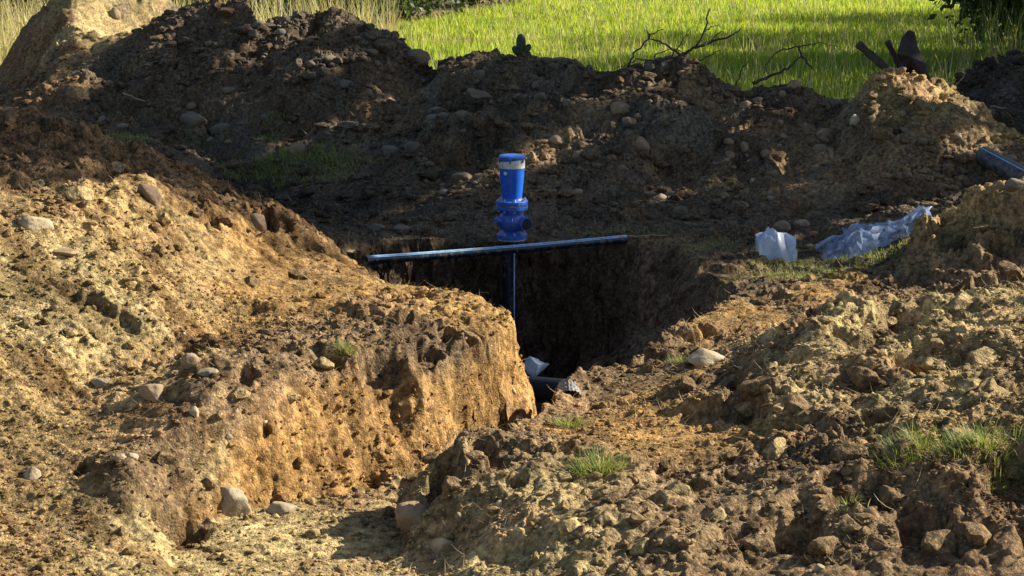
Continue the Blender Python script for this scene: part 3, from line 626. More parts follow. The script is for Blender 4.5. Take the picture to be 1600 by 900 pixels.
# ------------------------------------------------------------------ plastic sheets
def film(name, c, tr=.35, milky=.3, rough=.22):
    m, nt, b = mat(name); L = nt.links.new
    b.inputs['Base Color'].default_value = (*c, 1); b.inputs['Roughness'].default_value = rough; b.inputs['Specular IOR Level'].default_value = .6
    geo = nd(nt, 'ShaderNodeNewGeometry'); n1 = nd(nt, 'ShaderNodeTexNoise', i_Scale=9.0, i_Detail=5.0); L(geo.outputs['Position'], n1.inputs['Vector'])
    t = nd(nt, 'ShaderNodeBsdfTranslucent'); t.inputs[0].default_value = (*c, 1); m1 = nd(nt, 'ShaderNodeMixShader'); m1.inputs[0].default_value = milky
    L(b.outputs[0], m1.inputs[1]); L(t.outputs[0], m1.inputs[2])
    tp = nd(nt, 'ShaderNodeBsdfTransparent'); tp.inputs[0].default_value = (.85, .9, .97, 1); m2 = nd(nt, 'ShaderNodeMixShader')
    rr = ramp(nt, [(.35, (tr * .4,) * 3), (.65, (min(1, tr * 1.7),) * 3)]); L(n1.outputs[0], rr.inputs[0]); L(rr.outputs[0], m2.inputs[0])
    L(m1.outputs[0], m2.inputs[1]); L(tp.outputs[0], m2.inputs[2]); L(m2.outputs[0], nt.nodes['Material Output'].inputs[0])
    bp = nd(nt, 'ShaderNodeBump', i_Strength=.4, i_Distance=.01); L(n1.outputs[0], bp.inputs['Height']); L(bp.outputs[0], b.inputs['Normal'])
    return m
M_FILM = film('clear_film', (.32, .42, .62), .5); M_FILM2 = film('milky_film', (.60, .70, .84), .22)
def sheet(name, x0, x1, y0, y1, hump, seed, label, m, nx=26, ny=11, folds=.075, wob=.09):
    s, t = np.meshgrid(np.linspace(0, 1, nx), np.linspace(0, 1, ny)); s = s.ravel(); t = t.ravel()
    f1 = noise3(s * 3.2, t * 2.2, 0, seed); f2 = noise3(s * 6 + t * 3, t * 2.0, 3.0, seed + 1); f3 = 1 - 2 * np.abs(noise3(s * 5 + 1.5 * f1, t * 4 - s * 4, 6.0, seed + 2)); f4 = 1 - 2 * np.abs(noise3(s * 13, t * 9 + s * 5, 8.0, seed + 3))
    ed = .5 + .5 * np.sin(s * math.pi)
    x = x0 + (x1 - x0) * s + wob * f1 + .03 * f2; y = y0 + (y1 - y0) * (.5 + (t - .5) * (.55 + .45 * ed)) + wob * .8 * f2
    hp = np.interp(s, *hump) * np.clip(np.sin(np.clip(t * 1.02, 0, 1) * math.pi), 0, 1)**.55
    hp = hp * .62; z = zat(x, y) + .012 + hp * (1 + .35 * f1) + folds * hp / .15 * (.6 * f3 + .35 * f4)
    z = np.maximum(z, zat(x, y) + .006)
    P3 = np.stack([x, y, z], -1); r2 = np.random.default_rng(seed); jit = r2.normal(size=P3.shape) * np.array([.012, .016, .02]) * np.clip(hp / .1, .1, 1)[:, None]; P3 = P3 + jit
    F = ((np.arange(ny - 1)[:, None] * nx + np.arange(nx - 1)[None])[..., None] + np.array([0, 1, nx + 1, nx])).reshape(-1, 4)
    flip = r2.random(len(F)) < .5; F3 = np.concatenate([np.where(flip[:, None], F[:, [0, 1, 2]], F[:, [0, 1, 3]]), np.where(flip[:, None], F[:, [0, 2, 3]], F[:, [1, 2, 3]])])
    o = mesh_np(name, P3, F3, m); o.data.set_sharp_from_angle(angle=R(22)); return tag(o, label, 'plastic sheet')
p1 = hit(1265, 372); p2 = hit(1425, 395)
sheet('plastic_sheet', 2.62, 3.58, 15.75, 16.5, ([0, .12, .35, .5, .62, .8, 1], [.02, .12, .24, .19, .12, .17, .13]), 5, 'large crumpled translucent blue plastic sheet lying against the golden heap at the right', M_FILM)
sheet('plastic_sheet', 2.08, 2.40, 15.75, 16.15, ([0, .15, .5, .8, 1], [.26, .34, .34, .28, .10]), 9, 'small bunched bluish white plastic bag beside two tan cobbles', M_FILM2, 12, 9, .05, .03)
# white wrapping at the bottom of the trench
wv, wf = rock(77, 4, .6, (.115, .08, .085)); c0 = np.array(PY(834, 574, 14.75))
wv = wv + .012 * (1 - 2 * np.abs(noise3(wv[:, 0] * 14, wv[:, 1] * 14, wv[:, 2] * 14, 4)))[:, None]
o = mesh_np('wrapping', wv, wf, M_FILM2); o.location = c0; o.rotation_euler = (0, .3, .2); tag(o, 'white plastic wrapping bunched on the dark pipe at the trench bottom', 'plastic wrap')
# grey woven cloth sticking from the bank
cvv = []; nu, nv_ = 30, 24; c1 = hit(893, 612)
for j in range(nv_):
    for i in range(nu):
        a = i / (nu - 1) * 2.6 + .2; rr_ = .075 + .006 * math.sin(j * .9 + i * .3) + .004 * math.sin(i * 1.9)
        cvv.append((c1[0] - .03 - math.cos(a) * rr_ * .9 + .02, c1[1] + (j / (nv_ - 1) - .4) * .3, c1[2] - .03 + math.sin(a) * rr_ - .0))
F = (np.arange(nv_ - 1)[:, None] * nu + np.arange(nu - 1)[None])[..., None] + np.array([0, 1, nu + 1, nu])
M_CLOTH = simple('grey_woven_cloth', (.24, .23, .22), .8, 0, .2, .4, 60, .01)
tag(mesh_np('woven_cloth', np.array(cvv), F.reshape(-1, 4), M_CLOTH), 'folded grey woven cloth poking out of the right trench edge', 'cloth')

# ------------------------------------------------------------------ stones one can point to
def stone(u, v, w, h, m, label, name='stone', angular=.5, seed=None, sink=.42, cat='stone', rot=None, grp=None):
    p = hit(u, v + h * .3); d = np.linalg.norm(p - np.array([0, 0, CAM_H])) / FPX
    seed = seed or int(u * 7 + v); vv, ff = rock(seed, 4, angular, (w * .5 * d, w * .5 * d * .8, h * .5 * d * 1.05))
    o = mesh_np(name, vv, ff, m); o.location = (p[0], p[1] + w * .15 * d, p[2] + h * d * (.5 - sink)); o.rotation_euler = (0, 0, rot if rot is not None else random.uniform(-.3, .3))
    return tag(o, label, cat, grp)
for a in [
 (357, 774, 76, 52, M_PALE, 'largest pale angular boulder at the foot of the orange trench wall', 'boulder', 1.0, 15),
 (435, 795, 50, 22, M_PALE, 'flat pale stone just right of the largest pale boulder', 'stone', .7),
 (48, 740, 30, 28, M_PALE, 'pale round stone low at the left edge on the tan slope', 'stone', .4),
 (690, 852, 54, 34, M_PALE, 'cream wedge-shaped stone on the sandy floor at bottom centre', 'stone', .9),
 (645, 800, 60, 40, M_TANS, 'tan wedge-shaped stone under the overhanging bank tip', 'stone', .9),
 (297, 562, 32, 32, M_TANS, 'upright brown stone halfway up the sunlit left heap', 'stone', .6),
 (237, 613, 42, 28, M_TANS, 'dull brown stone left of a pale flat slab on the left slope', 'stone', .6),
 (325, 580, 36, 13, M_PALE, 'flat pale slab beside the upright brown stone', 'stone', .7),
 (163, 597, 48, 14, M_PALE, 'long flat pale stone high on the left slope', 'stone', .6),
 (232, 298, 42, 40, M_TANS, 'big yellowish rock on the crest of the left heap', 'boulder', .5),
 (56, 345, 56, 26, M_PALE, 'broad pale rock on the near crest at the left edge', 'boulder', .6),
 (95, 392, 52, 16, M_TANS, 'long narrow rock slanting down below the near crest', 'stone', .4),
 (400, 345, 42, 36, M_TANS, 'squarish brown lump on the heap crest above the dark hollow', 'stone', .5),
 (1001, 221, 34, 28, M_TANS, 'pale rounded cobble high on the grey heap right of the valve', 'cobble', .15),
 (870, 216, 32, 17, M_TANS, 'flattish orange-tan cobble above and right of the valve', 'cobble', .3),
 (538, 129, 30, 18, M_GREY, 'blue-grey oval cobble on the dark ridge', 'cobble', .1),
 (465, 231, 26, 26, M_TANS, 'tan-topped cobble at the back edge of the green strip', 'cobble', .2),
 (651, 84, 46, 36, M_GREY, 'large dark boulder on the right end of the dark ridge', 'boulder', .25),
 (300, 183, 46, 30, M_GREY, 'big dark grey boulder at the toe of the dark ridge', 'boulder', .3),
 (345, 198, 42, 26, M_GREY, 'rounded dark boulder next to the biggest one at the ridge toe', 'boulder', .2),
 (752, 146, 52, 24, M_GREY, 'long grey slab of stone midway up the heap behind the valve', 'stone', .4),
 (680, 182, 30, 17, M_GREY, 'grey flattened cobble left of the long grey slab', 'cobble', .3),
 (720, 274, 36, 22, M_GREY, 'large grey cobble left of the top of the valve', 'cobble', .2),
 (648, 226, 36, 26, M_GREY, 'rounded grey boulder in the valley between two dark heaps', 'boulder', .15),
 (612, 232, 32, 28, M_GREY, 'grey boulder touching the rounded one in the valley', 'boulder', .2),
 (968, 166, 38, 26, M_TANS, 'brown cobble on the left flank of the smooth grey heap', 'cobble', .3),
 (1224, 352, 36, 26, M_TANS, 'bigger of the two smooth tan cobbles behind the small plastic bag', 'cobble', .1),
 (1253, 347, 28, 16, M_TANS, 'smaller orange cobble between the two pieces of plastic', 'cobble', .1),
 (1264, 384, 15, 10, M_TANS, 'little pinkish stone in front of the two smooth tan cobbles', 'cobble', .1),
 (1102, 556, 66, 34, M_PALE, 'pale yellow flat boulder on the right trench edge', 'boulder', .35),
 (808, 653, 20, 13, M_PALE, 'white round stone at the foot of the trench corner', 'cobble', .1),
 (802, 610, 12, 12, M_PALE, 'small white pebble stuck in the orange trench wall', 'cobble', .1),
 (1280, 884, 18, 22, M_PALE, 'small whitish angular stone at the bottom edge right of centre', 'stone', .8),
 (1241, 130, 22, 20, M_TANS, 'round orange-tan cobble on the crest under the arched twig', 'cobble', .1),
 (1165, 163, 22, 17, M_PALE, 'whitish cobble on the low brown heap', 'cobble', .2),
 (1303, 160, 32, 18, M_GREY, 'flat grey stone between the low brown heap and the pale crest', 'stone', .3),
 (1337, 186, 18, 22, M_PALE, 'upright light grey cobble on the left flank of the pale crest heap', 'cobble', .2),
 (1291, 206, 32, 18, M_TANS, 'wide buff stone low between the two right-hand heaps', 'stone', .3),
 (1162, 227, 16, 20, M_TANS, 'upright buff cobble on the low brown heap', 'cobble', .1),
 (1220, 449, 12, 20, M_PALE, 'white pointed stone standing on the right trench edge', 'stone', .9),
 (544, 392, 28, 10, M_PALE, 'white lump on the ground left of the long pipe end', 'stone', .4),
 (1063, 328, 24, 18, M_GREY, 'grey cobble on the flat ground right of the valve', 'cobble', .2),
 (625, 356, 30, 14, M_GREY, 'flat grey cobble on the dark ground left of the valve', 'cobble', .2),
 (590, 354, 28, 14, M_GREY, 'brownish grey cobble left of the flat grey cobble', 'cobble', .3),
 (1590, 285, 36, 22, M_GREY, 'dull grey stone below the thick pipe', 'stone', .3),
 (178, 20, 20, 26, M_PALE, 'pale stone stuck in the sunlit top left heap', 'stone', .2),
 (1440, 402, 18, 14, M_TANS, 'tan stone in the dark hollow of the golden heap', 'stone', .4),
 (1520, 366, 14, 16, M_TANS, 'pinkish pebble in the cavity of the golden heap', 'stone', .3),
 (780, 787, 12, 18, M_PALE, 'pale egg-shaped pebble below the bank overhang', 'cobble', .1),
 (205, 712, 22, 14, M_PALE, 'right one of two white cobbles side by side on the left slope', 'cobble', .2),
 (187, 714, 20, 12, M_PALE, 'left one of two white cobbles side by side on the left slope', 'cobble', .2),
 (302, 641, 18, 20, M_PALE, 'white rounded pebble above the black hollow', 'cobble', .2),
 (415, 660, 17, 14, M_PALE, 'white rounded pebble left of the orange streaks', 'cobble', .1),
 (356, 681, 14, 12, M_PALE, 'small buff pebble right of the black hollow', 'cobble', .2),
 (718, 805, 16, 20, M_PALE, 'pale chalky pebble on the gravelly slope at bottom centre', 'cobble', .4),
]:
    stone(a[0], a[1], a[2], a[3], a[4], a[5], a[6], a[7], a[8] if len(a) > 8 else None)

# big clods of earth, each its own lump
M_CLOD = soil_material('clod_soil', False, (.20, .135, .072)); M_CLOD2 = soil_material('pale_clod_soil', False, (.36, .265, .13))
CLOD = []
for s_ in range(8):
    vv, ff = rock(900 + s_ * 7, 4, 1.0, (1, .85, .68), 8); vv = vv * (1 + .10 * fbm(vv[:, 0] * 3 + s_, vv[:, 1] * 3, vv[:, 2] * 3, s_, 4) + .05 * noise3(vv[:, 0] * 11, vv[:, 1] * 11, vv[:, 2] * 11, s_))[:, None]
    t_ = mesh_np('soil_clod', vv, ff, M_CLOD if s_ < 5 else M_CLOD2); CLOD.append(t_.data); bpy.data.objects.remove(t_)
for i, (u, v, w) in enumerate([(1245, 625, 70), (1185, 602, 55), (1330, 702, 60), (1290, 850, 75), (1330, 820, 50), (1452, 565, 55), (1510, 600, 60), (1165, 632, 50), (1470, 840, 70), (1352, 592, 60), (708, 752, 44), (748, 762, 40), (676, 712, 36),
      (1062, 762, 45), (1125, 800, 55), (1540, 560, 60), (1585, 735, 60), (1405, 705, 50), (962, 772, 36), (462, 425, 40), (392, 438, 34), (505, 566, 44), (372, 612, 44), (452, 618, 40), (684, 502, 30), (735, 525, 34), (256, 712, 40), (205, 738, 36), (322, 752, 36),
      (1215, 700, 50), (1110, 690, 34), (1000, 850, 44), (1180, 850, 50), (1400, 780, 56), (1530, 830, 66), (590, 772, 30), (560, 765, 26), (120, 300, 44), (60, 285, 40), (180, 262, 36), (300, 330, 36), (350, 345, 32), (1470, 365, 40), (1540, 352, 44), (1580, 420, 50), (1500, 470, 46), (1390, 500, 40), (880, 745, 30), (905, 830, 40), (1075, 600, 34), (1010, 575, 26)]):
    p = hit(u, v + w * .2); d = np.linalg.norm(p - np.array([0, 0, CAM_H])) / FPX; r_ = w * .5 * d
    o = bpy.data.objects.new('soil_clod', CLOD[i % 8]); C.objects.link(o); o.location = (p[0], p[1] + r_ * .3, p[2] + r_ * .12); o.scale = (r_, r_, r_ * random.uniform(.75, 1.1)); o.rotation_euler = (random.uniform(-.5, .5), random.uniform(-.5, .5), random.uniform(0, 6.28))
    tag(o, 'big crumbly brown clod of earth lying on the dug soil', 'soil clod', 'big clods of earth on the dug soil')
def in_heap(x, y, k): return sdf(np.array([x]), np.array([y]), HEAPS[k][3])[0] > .15
def in_view(p, m=1.02):
    q = np.array([p[0], p[1], p[2] - CAM_H]); f = q[1] * math.cos(PITCH) - q[2] * math.sin(PITCH); u_ = q[1] * math.sin(PITCH) + q[2] * math.cos(PITCH)
    return abs(q[0] / f) < .268 * m and abs(u_ / f) < .1507 * m
ZONES = [
 (2, 75, (.025, .10), M_GREY, True, 'rounded grey cobble half buried in the long dark ridge', 'cobbles in the long dark ridge'),
 (3, 60, (.025, .10), M_GREY, True, 'grey cobble half buried in the heap behind the valve', 'cobbles in the heap behind the valve'),
 (4, 36, (.02, .08), M_TANS, True, 'brownish cobble in the smooth grey heap', 'cobbles in the smooth grey heap'),
 (5, 50, (.025, .085), M_TANS, True, 'buff cobble scattered over the low brown heap', 'cobbles in the low brown heap'),
 (6, 28, (.03, .08), M_TANS, True, 'pale cobble stuck in the pale-crested heap', 'cobbles in the pale-crested heap'),
 (0, 26, (.010, .030), M_PALE, True, 'small white pebble on the big sunlit left heap', 'white pebbles on the left heap'),
 (9, 14, (.012, .03), M_PALE, False, 'small pale stone among the broken clods at right', 'pale stones among the right clods'),
]
for k, cnt, (r0, r1), m, rnd, lb, gp in ZONES:
    pg = HEAPS[k][3]; lo = pg.min(0); hi = pg.max(0); got = 0; tries = 0
    while got < cnt and tries < 6000:
        tries += 1; x, y = rng.uniform(lo, hi); x = float(x); y = float(y)
        if not in_heap(x, y, k): continue
        nrm = nat(x, y); z = float(zat(x, y)[0]); p = (x, y, z)
        if not in_view(p, .99) or np.dot(nrm, np.array([0, 0, CAM_H]) - np.array(p)) < .1: continue
        hh = hit(800 + FPX * 1.0 * x / (y * math.cos(PITCH) - (z - CAM_H) * math.sin(PITCH)), 450 - FPX * ((z + .03 - CAM_H) * math.cos(PITCH) + y * math.sin(PITCH)) / (y * math.cos(PITCH) - (z - CAM_H) * math.sin(PITCH)), max(7.8, y - 3.5), y + 1)
        if abs(hh[1] - y) > .35: continue
        r_ = r0 + (r1 - r0) * rng.random()**2.2
        o = bpy.data.objects.new('cobble', rock_mesh((rnd, int(rng.integers(1, 9))), m)); C.objects.link(o)
        o.location = (x, y, z + r_ * rng.uniform(-.15, .2)); o.rotation_euler = (rng.uniform(-.4, .4), rng.uniform(-.4, .4), rng.uniform(0, 6.28)); o.scale = (r_, r_ * rng.uniform(.75, 1.1), r_ * rng.uniform(.75, 1.1))
        tag(o, lb, 'cobble', gp); got += 1

# ------------------------------------------------------------------ loose clods, gravel, straw: stuff nobody could count
def scatter(n_, smin, smax, power, dens, sub, seed, boxes):
    r_ = np.random.default_rng(seed); base = []
    for k in range(10):
        v, f = rock(seed + k * 13, sub, 1.0, (1, .8, .62), 12); base.append(v)
    f = ICO[sub][1]; Vs = []; Cs = []; tot = 0
    x = np.concatenate([r_.uniform(b[0], b[1], int(n_ * b[4])) for b in boxes]); y = np.concatenate([r_.uniform(b[2], b[3], int(n_ * b[4])) for b in boxes])
    rf = samp(CW, x, y)[..., 3]; dn = np.clip(noise3(x * .9, y * .9, 0, seed) * 1.2 + .55, .05, 1) * np.clip(rf * dens, .15, 1.2)
    dn = dn * (sdf(x, y, TR) < .1 + .5 * (y < 11)); k = r_.random(len(x)) < dn; x, y = x[k], y[k]
    s = smin * (1 - r_.random(len(x)) * (1 - (smin / smax)**power))**(-1 / power)
    z = zat(x, y) + s * .15; c = cat_(x, y); a = r_.uniform(0, 6.28, len(x)); sh = r_.uniform(.6, 1.15, (len(x), 3)); w = r_.integers(0, 10, len(x))
    B = np.array(base)[w] * sh[:, None] * s[:, None, None]
    ca, sa = np.cos(a)[:, None], np.sin(a)[:, None]
    B = np.stack([B[..., 0] * ca - B[..., 1] * sa, B[..., 0] * sa + B[..., 1] * ca, B[..., 2]], -1) + np.stack([x, y, z], -1)[:, None]
    nv = base[0].shape[0]; F = (f[None] + (np.arange(len(x)) * nv)[:, None, None]).reshape(-1, 3)
    return B.reshape(-1, 3), F, np.repeat(c, nv, 0), len(x)
BX = [(-3.2, 3.6, 7.9, 12.5, .5), (-4.6, 5.0, 12.3, 18, .25)]
def stuffmesh(name, data, mul, label, m):
    Vv, F, cc, k = data; o = mesh_np(name, Vv, F, m, False); a = o.data.attributes.new('soil', 'FLOAT_COLOR', 'POINT')
    a.data.foreach_set('color', np.concatenate([np.clip(cc * np.array(mul), 0, .8), np.ones((len(cc), 1))], 1).astype(np.float32).ravel())
    tag(o, label, kind='stuff'); print(name, k)
stuffmesh('soil_clods', scatter(30000, .011, .06, 2.1, .8, 2, 500, BX), (.9, .88, .86), None, M_SOIL)
stuffmesh('soil_clods', scatter(22000, .022, .14, 1.9, .9, 2, 900, [(-6.5, 6.5, 17.6, 24.5, 1.0)]), (1.05, 1.03, 1.0), None, M_SOIL)
stuffmesh('gravel', scatter(110000, .004, .02, 2.0, .9, 1, 600, [(-3.0, 3.2, 7.9, 12.0, .75), (-4.5, 5, 12, 17, .25)]), (1.25, 1.2, 1.12), None, M_SOIL)

def strips(x, y, z, length, width, lean, az, curl, segs=3, lift=None):
    """tapered bent blades, numpy; returns V,F(list)"""
    n_ = len(x); t = np.linspace(0, 1, segs + 1); dirx = np.cos(az); diry = np.sin(az); ang0 = lean[:, None] + curl[:, None] * t[None]
    dl = length[:, None] / segs; hx = np.concatenate([np.zeros((n_, 1)), np.cumsum(np.sin(ang0[:, :-1]) * dl, 1)], 1); hz = np.concatenate([np.zeros((n_, 1)), np.cumsum(np.cos(ang0[:, :-1]) * dl, 1)], 1)
    w = width[:, None] * (1 - t[None]**1.6) * .5 + .0002
    cx = x[:, None] + hx * dirx[:, None]; cy = y[:, None] + hx * diry[:, None]; cz = z[:, None] + hz
    ra = az + math.pi / 2 + np.random.default_rng(3).uniform(-.9, .9, n_); sx = np.cos(ra)[:, None] * w; sy = np.sin(ra)[:, None] * w
    A = np.stack([cx - sx, cy - sy, cz], -1); B = np.stack([cx + sx, cy + sy, cz], -1)
    Vv = np.stack([A, B], 2).reshape(n_, (segs + 1) * 2, 3)
    f = np.array([[2 * i, 2 * i + 1, 2 * i + 3, 2 * i + 2] for i in range(segs)])
    F = (f[None] + (np.arange(n_) * (segs + 1) * 2)[:, None, None]).reshape(-1, 4); return Vv.reshape(-1, 3), F
M_GRASS = leaf_material('meadow_grass', [(.05, .12, .02), (.17, .26, .035), (.36, .43, .055), (.55, .54, .13)], .55)
M_TUFT = leaf_material('tuft_grass', [(.06, .11, .02), (.14, .20, .045), (.28, .30, .09), (.40, .34, .16)], .4)
M_STRAW = leaf_material('straw', [(.20, .14, .07), (.38, .29, .15), (.50, .40, .22)], .2)
M_REED = leaf_material('dry_reed', [(.16, .16, .05), (.36, .32, .16), (.55, .48, .28), (.62, .55, .36)], .35)
M_LEAFD = leaf_material('dark_leaves', [(.020, .036, .012), (.038, .065, .018), (.065, .10, .028), (.10, .14, .04)], .35)
M_BARK = simple('bark', (.10, .075, .055), .9, 0, .2, .4, 14, .02)
M_TWIG = simple('dead_twig', (.07, .052, .040), .9, 0, .2, .4, 20, .005)
# straw and root bits lying about
n_ = 26000; x = np.concatenate([rng.uniform(-3.2, 3.6, n_ // 2), rng.uniform(-6, 6, n_ // 2)]); y = np.concatenate([rng.uniform(7.9, 13, n_ // 2), rng.uniform(12, 24, n_ // 2)])
k = (rng.random(n_) < np.clip(noise3(x * 1.3, y * 1.3, 1.0, 5) * 1.4 + .4, .04, 1)) & (sdf(x, y, TR) < .05); x, y = x[k], y[k]; n_ = len(x)
Vv, F = strips(x, y, zat(x, y) + .004, rng.uniform(.03, .13, n_), rng.uniform(.0015, .004, n_) * (1 + .08 * (y - 8)), rng.uniform(.9, 1.75, n_), rng.uniform(0, 6.28, n_), rng.uniform(-.9, .9, n_))
tag(mesh_np('straw_bits', Vv, F, M_STRAW, False), kind='stuff')

# ------------------------------------------------------------------ meadow
HL = np.array([(-16, 36.5), (-9, 38.5), (-4.5, 42.0), (-2.4, 46.0), (-.6, 52), (1.2, 59), (4, 70)])   # hedge line
def hedge_y(x): return np.interp(x, HL[:, 0], HL[:, 1])
n_ = 330000; y = 23.4 + (66 - 23.4) * rng.random(n_)**.85; x = rng.uniform(-.30, .33, n_) * y
k = (y < hedge_y(x) + 1.5) & (x > -.062 * y) & (zat(x, y) < .55) & (rng.random(n_) < np.clip(.75 + .5 * noise3(x * .5, y * .5, 0, 8), .2, 1)) & ~((y < 26.5) & (x < -1.2)); x, y = x[k], y[k]; n_ = len(x)
hn = .75 + .6 * noise3(x * .45, y * .3, 0, 9) + .2 * noise3(x * 1.5, y * 1.5, 0, 10)
Vv, F = strips(x, y, zat(x, y) - .02, rng.uniform(.13, .32, n_) * hn, rng.uniform(.010, .020, n_) * (.6 + y / 60), rng.uniform(0, .35, n_), rng.uniform(0, 6.28, n_), rng.uniform(.1, 1.0, n_), 3)
tag(mesh_np('meadow_grass', Vv, F, M_GRASS, False), kind='stuff'); print('grass', n_)
n_ = 9000; y = 23.8 + 40 * rng.random(n_); x = rng.uniform(-.2, .33, n_) * y
k = (y < hedge_y(x)) & (zat(x, y) < .5) & (noise3(x * .6, y * .6, 2, 18) > -.15); x, y = x[k], y[k]; n_ = len(x)
Vv, F = strips(x, y, zat(x, y) - .02, rng.uniform(.25, .6, n_), rng.uniform(.012, .022, n_), rng.uniform(0, .3, n_), rng.uniform(0, 6.28, n_), rng.uniform(0, .7, n_), 3)
tag(mesh_np('meadow_grass', Vv, F, M_REED, False), kind='stuff')
# short grass strips on the flat ground
def patch(cx, cy, rx_, ry_, n_, hmin, hmax, m=M_TUFT, seed=1, name='grass_patch'):
    r_ = np.random.default_rng(seed); a = r_.uniform(0, 6.28, n_); q = np.sqrt(r_.random(n_)); x = cx + rx_ * q * np.cos(a); y = cy + ry_ * q * np.sin(a)
    k = r_.random(n_) < np.clip(.45 + .9 * noise3(x * 2.5, y * 2.5, 0, seed), 0, 1); x, y = x[k], y[k]; n_ = len(x)
    Vv, F = strips(x, y, zat(x, y) - .008, r_.uniform(hmin, hmax, n_), r_.uniform(.004, .008, n_), r_.uniform(.1, 1.0, n_), r_.uniform(0, 6.28, n_), r_.uniform(.2, 1.3, n_)); return Vv, F
for i, (u, v, rx_, ry_, n_, h0, h1) in enumerate([(360, 236, .7, .3, 2600, .04, .09), (450, 254, .8, .3, 4200, .04, .10), (515, 262, .6, .3, 2400, .04, .1), (1300, 415, .75, .42, 5000, .02, .07), (1230, 430, .5, .4, 2500, .02, .06), (1150, 385, .6, .5, 1500, .02, .06), (180, 215, .6, .4, 2500, .03, .09), (960, 362, .5, .12, 900, .02, .06)]):
    p = hit(u, v); Vv, F = patch(p[0], p[1], rx_, ry_, n_, h0, h1, seed=20 + i); o = mesh_np('short_grass', Vv, F, M_TUFT, False); tag(o, kind='stuff')
# tufts
def tuft(u, v, w, n_, h, label, seed, m=M_TUFT):
    p = hit(u, v); r_ = np.random.default_rng(seed); a = r_.uniform(0, 6.28, n_); q = r_.random(n_)**.8; x = p[0] + w * q * np.cos(a); y = p[1] + w * .6 * q * np.sin(a)
    Vv, F = strips(x, y, zat(x, y) - .01, r_.uniform(.5, 1, n_) * h, r_.uniform(.0025, .0055, n_), r_.uniform(.15, .9, n_), a + r_.uniform(-.8, .8, n_), r_.uniform(.3, 1.5, n_), 4)
    t_ = tag(mesh_np('grass_tuft', Vv, F, m, False), label, 'grass tuft', 'grass tufts on the dug soil')
    n_ = n_ // 2; a = r_.uniform(0, 6.28, n_); q = r_.random(n_)**.6; x = p[0] + w * 1.25 * q * np.cos(a); y = p[1] + w * .8 * q * np.sin(a)
    Vv, F = strips(x, y, zat(x, y) - .004, r_.uniform(.4, 1, n_) * h, r_.uniform(.002, .004, n_), r_.uniform(.7, 1.6, n_), r_.uniform(0, 6.28, n_), r_.uniform(0, 1.0, n_), 4)
    if n_ > 40: mesh_np('dead_blades', Vv, F, M_STRAW, False, t_)
tuft(935, 735, .13, 300, .15, 'green grass tuft in front of the bare orange path', 1)
tuft(890, 665, .10, 200, .10, 'low grass tuft just behind the tallest tuft near the trench edge', 2)
tuft(1440, 700, .24, 420, .13, 'left half of the wide grass tuft on the right foreground heap', 3)
tuft(1540, 695, .24, 420, .13, 'right half of the wide grass tuft on the right foreground heap', 4)
tuft(540, 548, .08, 140, .10, 'small grass tuft on the earth block left of the trench', 5)
tuft(1065, 565, .10, 160, .08, 'sparse grass tuft beside the pale yellow flat boulder', 6)
tuft(1327, 790, .05, 50, .08, 'single yellowish sprig in the foreground clods at right', 7)
tuft(1460, 175, .1, 60, .25, 'thin dry stalks growing on the pale crest heap', 8, M_REED)

# dry reeds
def reeds(name, pts, h0, h1, label, m=M_REED, seed=1, kind='stuff'):
    x, y = pts; n_ = len(x); r_ = np.random.default_rng(seed)
    Vv, F = strips(x, y, zat(x, y) - .02, r_.uniform(h0, h1, n_), r_.uniform(.012, .03, n_), r_.uniform(0, .22, n_), r_.uniform(0, 6.28, n_), r_.uniform(0, .8, n_), 5)
    tag(mesh_np(name, Vv, F, m, False), kind=kind)
r_ = rng
reeds('dry_reeds', (r_.uniform(-9.5, -2.0, 3600), r_.uniform(29.5, 34, 3600)), .5, 1.9, None, seed=2)
reeds('dry_reeds', (r_.uniform(-11, -6.6, 2600), r_.uniform(27.8, 33, 2600)), .5, 1.6, None, seed=3)
reeds('dry_reeds', (r_.uniform(8.0, 11, 700), r_.uniform(31, 35, 700)), .5, 1.6, None, M_TUFT, seed=4)

